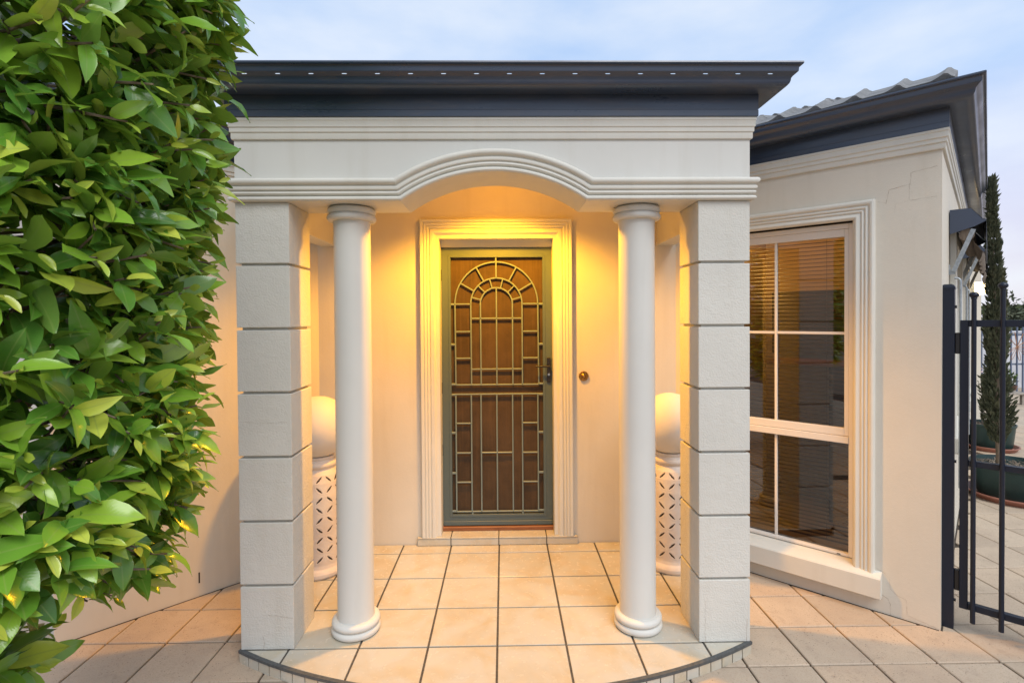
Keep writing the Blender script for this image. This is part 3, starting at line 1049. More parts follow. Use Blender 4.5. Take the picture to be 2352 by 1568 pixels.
LU0 = 657 + (GX0 - XC) / (KU * 1.1); LU1 = 657 + (GX1 - XC) / (KU * 1.1)
bar([Lw(334, 237), Lw(982, 237)]); bar([Lw(334, 1172), Lw(982, 1172)])
for u in (336, 457, 533, 657, 781, 857, 980): bar([Lw(u, 237), Lw(u, 1172)])
for v in (468, 704, 938):
    bar([Lw(336, v), Lw(457, v)]); bar([Lw(857, v), Lw(980, v)])
bar([Lw(533, 703), Lw(781, 703)])
for v in (240, 543, 864, 1168):
    bar([Lw(LU0, v), Lw(334, v)], 0.0075); bar([Lw(982, v), Lw(LU1, v)], 0.0075)
for u in (461, 857): bar([Lw(u, 1172), Lw(u, 1210)], 0.0065)
# handle and lock
hx = (U(1163, 0))[0]
zt_, zb_ = U(0, 1265)[1], U(0, 1478)[1]
b = MB().box(hx - 0.0135, hx + 0.0135, DY - 0.012, DY + 0.001, zb_, zt_, 0.003)
hz = U(0, 1338)[1]
b.tube([(hx + 0.004, DY - 0.01, hz), (hx + 0.004, DY - 0.045, hz)], 0.010, 12)
b.tube([(hx + 0.006, DY - 0.045, hz), (hx - 0.035, DY - 0.046, hz), (hx - 0.094, DY - 0.042, hz + 0.001)], [0.0085, 0.0075, 0.006], 10)
hd = b.build('handle', M['black'], door, 40)
b = MB()
b.tube([(hx, DY - 0.016, U(0, 1410)[1]), (hx, DY - 0.011, U(0, 1410)[1])], 0.0085, 16)
b.build('lock', M['chrome'], door, 40)
MB().box(0.3905, 0.400, DY - 0.012, DY + 0.02, U(0, 1400)[1], U(0, 1275)[1], 0.002).build('latch_keep', M['black'], door)
for v in (560, 1520, 2050):
    z = U(0, v)[1] if v < 1500 else (U(0, v)[1])
    MB().tube([(DA0 - 0.003, DY - 0.004, z - 0.04), (DA0 - 0.003, DY - 0.004, z + 0.04)], 0.005, 8).build('hinge', M['black'], door)
# bell push
b = MB()
bx, bz = 0.603, 1.176
def disc(b, prof, n=40):
    vs = []; fs = []
    for r_, d_ in prof:
        for k in range(n):
            vs.append((bx + r_ * cos(2 * pi * k / n), BW - d_, bz + r_ * sin(2 * pi * k / n)))
    for i in range(len(prof) - 1):
        for k in range(n):
            fs.append((i * n + k, i * n + (k + 1) % n, (i + 1) * n + (k + 1) % n, (i + 1) * n + k))
    b.add(vs, fs)
disc(b, [(0.034, 0.0), (0.035, 0.004), (0.032, 0.008), (0.027, 0.007), (0.025, 0.004), (0.021, 0.004), (0.0195, 0.010), (0.015, 0.013), (0.013, 0.010), (0.011, 0.008), (0.0105, 0.013), (0.007, 0.016), (0.0, 0.017)])
for k in range(30):
    a = 2 * pi * k / 30
    c = Vector((bx + 0.0315 * cos(a), BW - 0.007, bz + 0.0315 * sin(a)))
    b.tube([c, c + Vector((0, -0.004, 0))], 0.0022, 6)
b.build('door_bell', M['brass'], house, 40)

# --- ceiling lamp of the porch (hidden behind the arched beam, lights the recess)
LAMP = (0.0, 0.60, 2.48)
LZ = LAMP[2] + 0.06
b = MB()
b.lathe([(0.0, ZT - 0.001), (0.05, ZT - 0.001), (0.05, ZT - 0.02), (0.012, ZT - 0.03), (0.012, LZ + 0.03), (0.07, LZ + 0.02), (0.075, LZ - 0.03), (0.068, LZ - 0.03), (0.064, LZ + 0.014), (0.0, LZ + 0.016)], LAMP[0], LAMP[1], 40)
cl_ = b.build('ceiling_lamp', M['brass'], house, 30)
b = MB()
b.lathe([(0.0, LZ + 0.01), (0.02, LZ + 0.005), (0.034, LZ - 0.012), (0.03, LZ - 0.035), (0.012, LZ - 0.05), (0.0, LZ - 0.053)], LAMP[0], LAMP[1], 32)
b.build('bulb', M['lamp'], cl_, 60)
ld = bpy.data.lights.new('porch_lamp_light', 'SPOT')
ld.spot_size = radians(144)
ld.spot_blend = 0.42
ld.shadow_soft_size = 0.05
ld.energy = 222
ld.color = (1.0, 0.44, 0.016)
lo = bpy.data.objects.new('porch_lamp_light', ld)
COL.objects.link(lo)
lo.location = (LAMP[0], LAMP[1], LAMP[2])

ld2 = bpy.data.lights.new('porch_fill_light', 'POINT')     # added fill light, brightens the upper porch outside the spot cone
ld2.energy = 9
ld2.color = (1.0, 0.36, 0.008)
ld2.shadow_soft_size = 0.06
lo2 = bpy.data.objects.new('porch_fill_light', ld2)
COL.objects.link(lo2)
lo2.location = (LAMP[0], LAMP[1], LAMP[2] - 0.01)

# --- right wing window
wprof = [(0.0, 0.0), (0.022, 0.001), (0.030, 0.006), (0.033, 0.014), (0.031, 0.023), (0.024, 0.030), (0.021, 0.032), (0.024, 0.036), (0.026, 0.043), (0.022, 0.049),
         (0.017, 0.051), (0.020, 0.055), (0.022, 0.061), (0.019, 0.066), (0.014, 0.068), (0.016, 0.074), (0.020, 0.082), (0.021, 0.090), (0.017, 0.097), (0.008, 0.102), (0.0, 0.103)]
arch_frame('architrave', RWT, 0.209, 1.242, 0.150, 2.230, 0.103, wprof, M['mould'])
b = MB()
b.prism([(-0.10, 0.190), (0.0, 0.168), (0.056, 0.150), (0.062, 0.143), (0.062, 0.038), (0.056, 0.033), (0.0, 0.033), (-0.10, 0.06)],
        lambda o, z: RWT(0.188, o, z), lambda o, z: RWT(1.274, o, z))
b.build('window_sill', M['mould'], house)
FO = -0.055                             # window frame sits back from the wall face
win = MB()
def wb(b, a0, a1, z0, z1, o0, o1, c=0.002): b.box(a0, a1, o0, o1, z0, z1, c, RWT)
FA0, FA1, FZ0, FZ1 = 0.312, 1.134, 0.184, 2.122
wb(win, FA0, FA0 + 0.026, FZ0, FZ1, FO - 0.05, FO + 0.012); wb(win, FA1 - 0.026, FA1, FZ0, FZ1, FO - 0.05, FO + 0.012)
wb(win, FA0 + 0.026, FA1 - 0.026, FZ1 - 0.03, FZ1, FO - 0.05, FO + 0.012); wb(win, FA0 + 0.026, FA1 - 0.026, FZ0, FZ0 + 0.016, FO - 0.05, FO + 0.012)
wb(win, FA0 + 0.026, FA1 - 0.026, 0.845, 0.885, FO - 0.05, FO + 0.016)
win = win.build('window', M['white'], house)
MB().box(0.30, 1.15, -0.159, -0.108, 2.10, 2.1505, 0, RWT).build('light_leak_filler', M['room'], house)  # dark filler added to block room light leaking above the frame
SA0, SA1, SZ0, SZ1 = FA0 + 0.027, FA1 - 0.027, 0.887, FZ1 - 0.031
b = MB()
for (a0, a1, z0, z1) in ((SA0, SA0 + 0.022, SZ0, SZ1), (SA1 - 0.022, SA1, SZ0, SZ1), (SA0 + 0.022, SA1 - 0.022, SZ1 - 0.044, SZ1), (SA0 + 0.022, SA1 - 0.022, SZ0, SZ0 + 0.045)):
    wb(b, a0, a1, z0, z1, FO - 0.03, FO + 0.006)
b.build('sash', M['white'], win)
UM = 0.712
wb(b := MB(), UM - 0.008, UM + 0.008, SZ0 + 0.045, SZ1 - 0.044, FO - 0.03, FO - 0.008); b.build('muntin', M['white'], win)
wb(b := MB(), SA0 + 0.022, UM - 0.008, 1.477, 1.493, FO - 0.03, FO - 0.009); wb(b, UM + 0.008, SA1 - 0.022, 1.477, 1.493, FO - 0.03, FO - 0.009); b.build('muntin', M['white'], win)
wb(b := MB(), UM - 0.008, UM + 0.008, FZ0 + 0.016, 0.845, FO - 0.03, FO - 0.008); b.build('muntin', M['white'], win)
MB().add([RWT(SA0, FO - 0.018, SZ0), RWT(SA1, FO - 0.018, SZ0), RWT(SA1, FO - 0.018, SZ1), RWT(SA0, FO - 0.018, SZ1)], [(0, 1, 2, 3)]).build('pane', M['glass'], win)
MB().add([RWT(FA0 + .02, FO - 0.018, FZ0 + .01), RWT(FA1 - .02, FO - 0.018, FZ0 + .01), RWT(FA1 - .02, FO - 0.018, 0.85), RWT(FA0 + .02, FO - 0.018, 0.85)], [(0, 1, 2, 3)]).build('pane', M['glass'], win)
# venetian blind behind the panes
bc = RWT(0.73, -0.14, 2.08)
blind = thing('venetian_blind', 'timber coloured venetian blind behind the panes of the angled window', 'window blind', bc)
sl = MB()
for k in range(6):
    pass
prof = [(-0.0125, -0.0055), (-0.004, 0.0015), (0.004, 0.0035), (0.0125, 0.003)]
vs = []; fs = []
for e_ in (-0.385, 0.385):
    for q, z in prof: vs.append((e_, q, z))
fs = [(k, k + 1, 4 + k + 1, 4 + k) for k in range(3)]
sl.add(vs, fs)
sl_me = sl.mesh('slat', M['slat'], 60)
RX = Matrix(((WDX, -SDX, 0, 0), (WDY, -SDY, 0, 0), (0, 0, 1, 0), (0, 0, 0, 1)))   # local x along wall, local y outward
z = 2.06
k = 0
while z > 0.22:
    p = RWT(0.73, -0.14, z)
    place('slat', sl_me, blind, Matrix.Translation(p) @ RX @ Matrix.Rotation(radians(-21 + random.uniform(-2.5, 2.5)), 4, 'X'))
    z -= 0.0245
b = MB(); b.box(0.34, 1.12, -0.165, -0.115, 2.075, 2.105, 0.003, RWT); b.build('head_rail', M['slat'], blind)
for a in (0.45, 0.98):
    b = MB(); b.tube([RWT(a, -0.127, 2.08), RWT(a, -0.127, 0.22)], 0.0012, 5); b.build('cord', M['slat'], blind)
# drain slot in the lower rail
MB().box(1.05, 1.068, FO + 0.0125, FO + 0.0135, FZ0 + 0.004, FZ0 + 0.009, 0, RWT).build('weep_slot', M['black'], win)

# --- cracks in the render of the right wing
def crack(pts, T, wid=0.0016):
    b = MB()
    P = []
    for i in range(len(pts) - 1):
        a, c = Vector(pts[i]), Vector(pts[i + 1])
        n = max(2, int((c - a).length / 0.012))
        for t in range(n): P.append(a.lerp(c, t / n) + Vector((random.uniform(-.0018, .0018), random.uniform(-.0018, .0018))))
    P.append(Vector(pts[-1]))
    vs = []; fs = []
    for i, p in enumerate(P):
        d = (P[min(len(P) - 1, i + 1)] - P[max(0, i - 1)]).normalized(); nn = Vector((-d.y, d.x))
        w_ = wid * random.uniform(0.1, 0.6)
        for sgn in (-1, 1):
            q = p + nn * w_ * sgn
            vs.append(T(q.x, 0.0006, q.y))
        if i: fs.append((2 * i - 2, 2 * i - 1, 2 * i + 1, 2 * i))
    b.add(vs, fs).build('crack', M['crack'], house)
# zigzag along the brick courses: upper right and lower right
crack([(1.505, 2.36), (1.395, 2.345), (1.395, 2.285), (1.30, 2.27), (1.29, 2.20), (1.25, 2.215)], RWT, 0.0017)
crack([(1.505, 2.205), (1.39, 2.20), (1.39, 2.29)], RWT, 0.0011)
crack([(1.39, 2.20), (1.33, 2.19), (1.325, 2.14)], RWT, 0.0007)
crack([(1.244, 0.185), (1.285, 0.165), (1.307, 0.145), (1.31, 0.085), (1.345, 0.06), (1.382, 0.05), (1.385, -0.03), (1.43, -0.037), (1.52, -0.055)], RWT, 0.001)
crack([(1.268, 0.045), (1.30, 0.03), (1.312, 0.0), (1.312, -0.055), (1.385, -0.09), (1.387, -0.13)], RWT, 0.0019)
# hairline cracks in the front faces of the pillar blocks
FT = lambda a, o, z: (a, -o, z)
crack([(-1.105, 0.168), (-1.05, 0.160), (-0.984, 0.150)], FT, 0.0016)
crack([(-1.125, 0.004), (-1.121, 0.03), (-1.127, 0.062)], FT, 0.0022)
crack([(1.018, 0.003), (1.014, 0.06), (1.017, 0.20)], FT, 0.0013)
crack([(1.218, 0.003), (1.221, 0.11)], FT, 0.0022)
crack([(-1.22, 1.10), (-1.12, 1.092), (-1.0, 1.097)], FT, 0.0009)
# dark weep slot low on the left wing
MB().box(0.756, 0.764, -0.02, 0.0008, 0.020, 0.084, 0, LWT).build('weep_hole', M['black'], house)

# --- side windows on the wall beyond the corner
for s0, s1, z0, z1 in SW:
    b = MB()
    for a0, a1, y0, y1 in ((s0 - 0.1, s0, z0 - 0.06, z1 + 0.1), (s1, s1 + 0.1, z0 - 0.06, z1 + 0.1), (s0, s1, z1, z1 + 0.1)):
        b.box(a0, a1, 0.001, 0.035, y0, y1, 0.004, SWT)
    b.build('architrave', M['mould'], house)
    b = MB(); b.box(s0 - 0.12, s1 + 0.12, 0.001, 0.07, z0 - 0.16, z0 - 0.061, 0.006, SWT); b.build('window_sill', M['mould'], house)
    b = MB()
    for a0, a1, y0, y1 in ((s0, s0 + 0.04, z0, z1), (s1 - 0.04, s1, z0, z1), (s0 + 0.04, s1 - 0.04, z0, z0 + 0.04), (s0 + 0.04, s1 - 0.04, z1 - 0.04, z1), ((s0 + s1) / 2 - 0.02, (s0 + s1) / 2 + 0.02, z0 + 0.04, z1 - 0.04)):
        b.box(a0, a1, -0.09, -0.04, y0, y1, 0.002, SWT)
    wo = b.build('window', M['white'], house)
    MB().add([SWT(s0, -0.065, z0), SWT(s1, -0.065, z0), SWT(s1, -0.065, z1), SWT(s0, -0.065, z1)], [(0, 1, 2, 3)]).build('pane', M['glass'], wo)
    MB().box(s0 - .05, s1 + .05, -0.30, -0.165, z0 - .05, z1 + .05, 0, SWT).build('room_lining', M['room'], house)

# --- tiled roof over the wings: deck + individual tiles
PITCH_R = radians(18.0)
def roof_frame(origin, along, inward):
    a = Vector((along[0], along[1], 0)).normalized(); n_in = Vector((inward[0], inward[1], 0)).normalized()
    v = n_in * cos(PITCH_R) + Vector((0, 0, sin(PITCH_R)))
    n = a.cross(v)
    if n.z < 0: n = -n
    return Vector(origin), a, v, n
EO = 0.115                                             # tiles overhang into the gutter
ZE = 2.742
hip_in = 2.4
def deck(E0, E1, apex0, apex1, parent=None):
    b = MB()
    b.add([E0, E1, apex1, apex0], [(0, 1, 2, 3)])
    return b.build('roof', M['rooftile'], house)
oc = RWT(0, 0, 0)
e0 = RWT(-0.1, EO - 0.02, ZE - 0.03); 
_m = ((WDX - SDX), (WDY - SDY))          # mitre direction at the corner
cornerE = (CR[0] + _m[0] * (EO - 0.02), CR[1] + _m[1] * (EO - 0.02), ZE - 0.03)
rise = math.tan(PITCH_R)
apexR = (CR[0] - _m[0] * hip_in, CR[1] - _m[1] * hip_in, ZE + hip_in * rise - 0.03)
e0top = RWT(-0.1, -hip_in, ZE + hip_in * rise - 0.03)
sEnd = SWT(SL, EO - 0.02, ZE - 0.03); sTop = SWT(SL, -hip_in, ZE + hip_in * rise - 0.03)
rf = deck(e0, cornerE, e0top, apexR)
deck(cornerE, sEnd, apexR, sTop)
cornerL = (CL[0], CL[1] - (EO - 0.02) / Q2, ZE - 0.03)
apexL = (CL[0], CL[1] + hip_in / Q2, ZE + hip_in * rise - 0.03)
l0 = LWT(-0.1, EO - 0.02, ZE - 0.03); l0t = LWT(-0.1, -hip_in, ZE + hip_in * rise - 0.03)
lEnd = LST(SL, EO - 0.02, ZE - 0.03); lTop = LST(SL, -hip_in, ZE + hip_in * rise - 0.03)
deck(cornerL, l0, apexL, l0t); deck(lEnd, cornerL, lTop, apexL)
TWD = 0.190
tp = []
for t in np.linspace(0, 1, 15):
    if t < 0.80: h = 0.016 + 0.006 * t + 0.024 * max(0, (t - 0.48) / 0.32) ** 1.5
    else: h = 0.016 + 0.029 * (0.5 + 0.5 * cos(pi * (t - 0.80) / 0.20))
    tp.append((t * TWD, h))
b = MB()
n = len(tp); TL = 0.36
vs = [(x, 0, h) for x, h in tp] + [(x, TL, h) for x, h in tp] + [(x, 0.004, -0.045) for x, h in tp] + [(x, TL, h - 0.022) for x, h in tp]
fs = []
for k in range(n - 1):
    fs += [(k, k + 1, n + k + 1, n + k), (k, 2 * n + k, 2 * n + k + 1, k + 1), (2 * n + k, 3 * n + k, 3 * n + k + 1, 2 * n + k + 1)]
fs += [(0, n, 3 * n, 2 * n), (n - 1, 2 * n - 1, 4 * n - 1, 3 * n - 1)]
b.add(vs, fs)
rt_me = b.mesh('roof_tile', M['rooftile'], 40)
def tile_plane(frame, u_list, courses, keep):
    O, a, v, nn = frame
    for c in range(courses):
        for u in u_list:
            p = O + a * u + v * (0.32 * c) + nn * 0.012
            if not keep(p, u, c): continue
            tilt = radians(5.5) if c == 0 else radians(-3.2)
            lift = -0.012 if c == 0 else 0.02
            R = Matrix((a, v, nn)).transposed().to_4x4()
            place('roof_tile', rt_me, rf, Matrix.Translation(p) @ R @ Matrix.Rotation(tilt, 4, 'X') @ Matrix.Rotation(random.uniform(-.006, .006), 4, 'Y') @ Matrix.Translation((0, 0, lift + random.uniform(-.002, .002))))
org = RWT(0, EO, ZE)
fr1 = roof_frame(org, (WDX, WDY), (SDX, SDY))
us = [1.350 - TWD * 0.80 + TWD * k for k in range(-7, 3)]
tile_plane(fr1, us, 4, lambda p, u, c: p.x + TWD * Q2 < CR[0] + 0.075 and p.x > 1.25)
org2 = SWT(0, EO, ZE)
fr2 = roof_frame(org2, (SDX, SDY), (-WDX, -WDY))
tile_plane(fr2, [0.45 + TWD * k for k in range(0, 26)], 2, lambda p, u, c: True)
# ------------------------------------------------------------------ pedestals with globes beside the door
def pedestal_mesh():
    """pierced stoneware drum: heights/petal openings worked out on an unrolled grid"""
    nu, nz = 336, 200
    prof = [(0.0, 0.148), (0.012, 0.156), (0.030, 0.156), (0.044, 0.148), (0.056, 0.138), (0.075, 0.134), (0.20, 0.137), (0.36, 0.140), (0.50, 0.139), (0.58, 0.132),
            (0.625, 0.118), (0.648, 0.102), (0.655, 0.097), (0.662, 0.098), (0.670, 0.108), (0.678, 0.112), (0.690, 0.111), (0.698, 0.104), (0.705, 0.094), (0.712, 0.090), (0.720, 0.096), (0.728, 0.097), (0.732, 0.085)]
    zs = np.array([p[0] for p in prof]); rs = np.array([p[1] for p in prof])
    zz = np.linspace(0, 0.732, nz)
    rr = np.interp(zz, zs, rs)
    U_, Z_ = np.meshgrid(np.arange(nu) / nu, zz)
    nc = 14
    dh = 0.0610
    a = U_ * nc; c = (Z_ - 0.085) / dh
    # petals lie on the diagonal edges of a checkerboard of flower centres
    best = np.full(U_.shape, 9.0)
    bw = np.zeros(U_.shape)
    i0 = np.floor(a); j0 = np.floor(c)
    fa = a - i0; fc = c - j0
    even = ((i0 + j0) % 2) == 0
    # within a cell the diagonal runs from (0,0) to (1,1) when even, else (0,1)-(1,0)
    s = np.where(even, (fa + fc) / 2, (fa + 1 - fc) / 2)           # along
    d = np.where(even, (fa - fc) / 2, (fa - 1 + fc) / 2)           # across
    L = np.abs(s - 0.5) / 0.40
    halfw = 0.155 * np.clip(1 - L ** 2, 0, None)
    hole = (np.abs(d) < halfw * 0.56) & (L < 0.74)
    rim = np.clip(1 - np.abs(np.abs(d) - halfw * 1.05) / 0.035, 0, 1) * (L < 1.02)
    inz = (Z_ > 0.085) & (Z_ < 0.085 + 9 * dh)
    hole &= inz
    rim = rim * inz
    # small boss at every flower centre
    ci = np.round(a); cj = np.round(c)
    cen = ((ci + cj) % 2 == 0)
    dist = np.sqrt((a - ci) ** 2 + (c - cj) ** 2)
    boss = np.clip(1 - np.abs(dist - 0.07) / 0.03, 0, 1) * cen * inz
    R = rr[:, None] + 0.0013 * rim + 0.001 * boss
    ang = 2 * pi * U_
    X = R * np.cos(ang); Y = R * np.sin(ang)
    verts = np.stack([X, Y, Z_], -1).reshape(-1, 3)
    faces = []
    hf = hole
    for j in range(nz - 1):
        for i in range(nu):
            i1 = (i + 1) % nu
            if hf[j, i] and hf[j, i1] and hf[j + 1, i] and hf[j + 1, i1]: continue
            faces.append((j * nu + i, j * nu + i1, (j + 1) * nu + i1, (j + 1) * nu + i))
    me = bpy.data.meshes.new('pierced_drum')
    me.from_pydata(verts.tolist(), [], faces)
    me.materials.append(M['ceramic'])
    me.shade_smooth()
    return me
drum_me = pedestal_mesh()
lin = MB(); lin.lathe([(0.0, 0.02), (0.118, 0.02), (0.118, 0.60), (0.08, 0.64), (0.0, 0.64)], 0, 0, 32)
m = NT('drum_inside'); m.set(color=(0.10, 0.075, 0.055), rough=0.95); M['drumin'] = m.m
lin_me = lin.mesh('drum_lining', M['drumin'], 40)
gb = MB()
gb.lathe([(0.0, 0.728)] + [(0.193 * cos(a), 0.9085 + 0.193 * sin(a)) for a in np.linspace(-1.35, pi / 2 - 0.001, 28)], 0, 0, 56)
gb_me = gb.mesh('globe', M['globe'], 180)
for (x, y, lab) in ((-1.137, 0.80, 'pierced white pedestal with pale globe between left block pillar and left column'),
                    (1.103, 0.80, 'pierced white pedestal with pale globe between right column and right block pillar')):
    t = thing('garden_pedestal', lab, 'pedestal', (x, y, 0.0), 'globe topped pedestals flanking the door')
    rz = Matrix.Rotation(0.35 if x < 0 else 1.1, 4, 'Z')
    place('drum', drum_me, t, Matrix.Translation((x, y, 0.001)) @ rz)
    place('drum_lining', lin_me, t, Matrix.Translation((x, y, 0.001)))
    place('globe', gb_me, t, Matrix.Translation((x, y, 0.001)))

# ------------------------------------------------------------------ gate and its post
GD = 2.59
def GT(a, o, z):                        # gate plane frame: a = along (x direction measure), o towards camera
    x = 2.385 + a * Q2; y = GD - 2.385 - a * Q2
    return (x - o * Q2, y - o * Q2, z)
post = thing('gate_post', 'dark blue steel gate post standing against the wall corner', 'gate post', GT(0, 0, ZP))
MB().box(-0.025, 0.031, -0.028, 0.028, ZP, 1.725, 0.002, GT).build('post', M['gate'], post)
b = MB()
def capring(h, s): return [GT(.003 - s, -s, h), GT(.003 + s, -s, h), GT(.003 + s, s, h), GT(.003 - s, s, h)]
vs = capring(1.722, 0.0305) + capring(1.733, 0.0305) + capring(1.744, 0.024) + capring(1.749, 0.014)
fs = [(4 * i + k, 4 * i + (k + 1) % 4, 4 * i + 4 + (k + 1) % 4, 4 * i + 4 + k) for i in range(3) for k in range(4)] + [(0, 1, 2, 3), (12, 13, 14, 15)]
b.add(vs, fs).build('cap', M['gate'], post)
for z in (1.63, 0.82, 0.09):
    b = MB(); b.tube([GT(0.031, 0.004, z), GT(0.039, 0.004, z)], 0.008, 10); b.build('bolt', M['black'], post)
gate = thing('gate', 'dark blue steel bar gate with ball topped bars hung on the post', 'gate', GT(0.055, 0, ZP))
MB().box(0.052, 0.086, -0.017, 0.017, 0.060, 1.560, 0.002, GT).build('stile', M['gate'], gate)
GL = 1.0
MB().box(0.086, GL, -0.016, 0.016, 1.526, 1.560, 0.002, GT).build('rail', M['gate'], gate)
MB().box(0.086, GL, -0.016, 0.016, 0.806, 0.836, 0.002, GT).build('rail', M['gate'], gate)
MB().box(0.086, GL, -0.016, 0.016, 0.060, 0.094, 0.002, GT).build('rail', M['gate'], gate)
MB().box(GL, GL + 0.034, -0.017, 0.017, 0.060, 1.560, 0.002, GT).build('stile', M['gate'], gate)
for z in (1.44, 0.20):
    MB().box(0.0315, 0.053, -0.010, 0.012, z - 0.055, z + 0.055, 0.003, GT).build('hinge', M['black'], gate)
for k in range(8):
    a = 0.1065 + 0.1075 * k
    top = 1.672 + 0.046 * k - 0.0035 * k * k
    b = MB(); b.tube([GT(a, 0.0275, 0.004), GT(a, 0.0275, top)], 0.0108, 14); br_ = b.build('bar', M['gate'], gate, 40)
    p = GT(a, 0.0275, 0)
    b = MB()
    b.lathe([(0.0, top - 0.004), (0.0125, top - 0.004), (0.0135, top - 0.001), (0.012, top + 0.002)] + [(0.0205 * cos(t), top + 0.0165 + 0.0165 * sin(t)) for t in np.linspace(-0.9, pi / 2 - .001, 12)], p[0], p[1], 20)
    b.build('ball_finial', M['gate'], br_, 50)

# ------------------------------------------------------------------ awnings on the side wall
def awning(s0, s1, label):
    t = thing('awning', label, 'awning', SWT((s0 + s1) / 2, 0, 2.1), 'pivot arm awnings on the side wall')
    side = [(0.004, 2.190), (0.100, 2.190), (0.150, 2.122), (0.166, 2.116), (0.166, 2.108), (0.118, 2.082), (0.004, 2.046)]
    for s in (s0, s1 - 0.004):
        b = MB(); b.prism(side, lambda o, z: SWT(s, o, z + 0.025), lambda o, z: SWT(s + 0.004, o, z + 0.025)); b.build('hood_end', M['awning'], t)
    b = MB()
    hood = [(0.004, 2.192), (0.101, 2.192), (0.152, 2.124), (0.168, 2.117), (0.170, 1.945), (0.162, 1.945)]
    vs = [SWT(s, o, z + 0.025) for s in (s0 + .005, s1 - .005) for o, z in hood]
    n = len(hood)
    b.add(vs, [(k, k + 1, n + k + 1, n + k) for k in range(n - 1)]); b.build('hood', M['awning'], t)
    b = MB()
    ring_ = [(0.082 + 0.036 * cos(a), 2.038 + 0.036 * sin(a)) for a in np.linspace(0, 2 * pi, 16, endpoint=False)]
    b.prism(ring_, lambda o, z: SWT(s0 + .012, o, z + 0.025), lambda o, z: SWT(s1 - .012, o, z + 0.025)); b.build('fabric_roll', M['canvas'], t, 40)
    # crumpled skirt hanging off the roll
    b = MB(); vs = []; fs = []
    rows_, cols_ = 7, 25
    for j in range(rows_):
        for i in range(cols_):
            s = s0 + .012 + (s1 - s0 - .024) * i / (cols_ - 1)
            o = 0.118 + 0.030 * (j / (rows_ - 1)) + 0.010 * sin(i * 1.7 + j * 0.9) * (j / (rows_ - 1)) - .018 * sin(j * 1.1)
            vs.append(SWT(s, o, 2.07 - 0.175 * j / (rows_ - 1) + 0.012 * sin(i * 0.9) * j / rows_))
            if i and j: fs.append(((j - 1) * cols_ + i - 1, (j - 1) * cols_ + i, j * cols_ + i, j * cols_ + i - 1))
    b.add(vs, fs).build('fabric_skirt', M['canvas'], t, 60)
    for s in (s0 + 0.01, s1 - 0.02):
        b = MB()
        # flat pivot arm
        A = Vector((0.112, 2.068)); B = Vector((0.022, 1.822))
        d = (B - A).normalized(); nn = Vector((-d.y, d.x)) * 0.0115
        pts = [A + nn, A - nn, B - nn, B + nn]
        b.prism([(p.x, p.y) for p in pts], lambda o, z: SWT(s, o, z + 0.025), lambda o, z: SWT(s + 0.006, o, z + 0.025))
        am = b.build('arm', M['galv'], t)
        b = MB()
        b.prism([(0.0, 1.868), (0.006, 1.868), (0.009, 1.835), (0.03, 1.825), (0.03, 1.806), (0.0, 1.806)], lambda o, z: SWT(s + .007, o, z + 0.025), lambda o, z: SWT(s + .012, o, z + 0.025))
        b.build('wall_bracket', M['galv'], am)
        for (oo, zz) in ((0.102, 2.052), (0.05, 1.905), (0.043, 1.885), (0.026, 1.826)):
            b = MB(); b.tube([SWT(s - 0.004, oo, zz + 0.025), SWT(s + .001, oo, zz + 0.025)], 0.004, 8); b.build('bolt', M['galv'], am)
        b = MB()
        b.tube([SWT(s, 0.026, 1.808), SWT(s, 0.045, 1.806), SWT(s, 0.053, 1.797), SWT(s, 0.055, 1.780), SWT(s, 0.055, 0.55)], 0.0065, 10)
        b.build('slide_rod', M['galv'], t, 50)
    return t
awning(0.60, 1.80, 'slate hooded pivot arm awning nearest the gate post')
awning(2.50, 3.68, 'slate hooded pivot arm awning further along the side wall behind the cypress')
# wall floodlight that glows beyond the awnings
fl = thing('floodlight', 'lit floodlight glowing on the side wall beyond the awnings', 'outdoor light', SWT(4.35, 0.0, 1.88))
MB().box(4.30, 4.42, 0.0, 0.06, 1.80, 1.95, 0.004, SWT).build('housing', M['galv'], fl)
b = MB(); b.prism([(0.062, 1.79), (0.16, 1.83), (0.15, 1.95), (0.062, 1.95)], lambda o, z: SWT(4.28, o, z), lambda o, z: SWT(4.44, o, z)); b.build('lens', M['flood'], fl)
fd = bpy.data.lights.new('floodlight_light', 'POINT'); fd.energy = 4; fd.color = (1, 0.7, 0.33); fd.shadow_soft_size = 0.08
fo = bpy.data.objects.new('floodlight_light', fd); COL.objects.link(fo); fo.location = SWT(4.15, 0.22, 1.86)

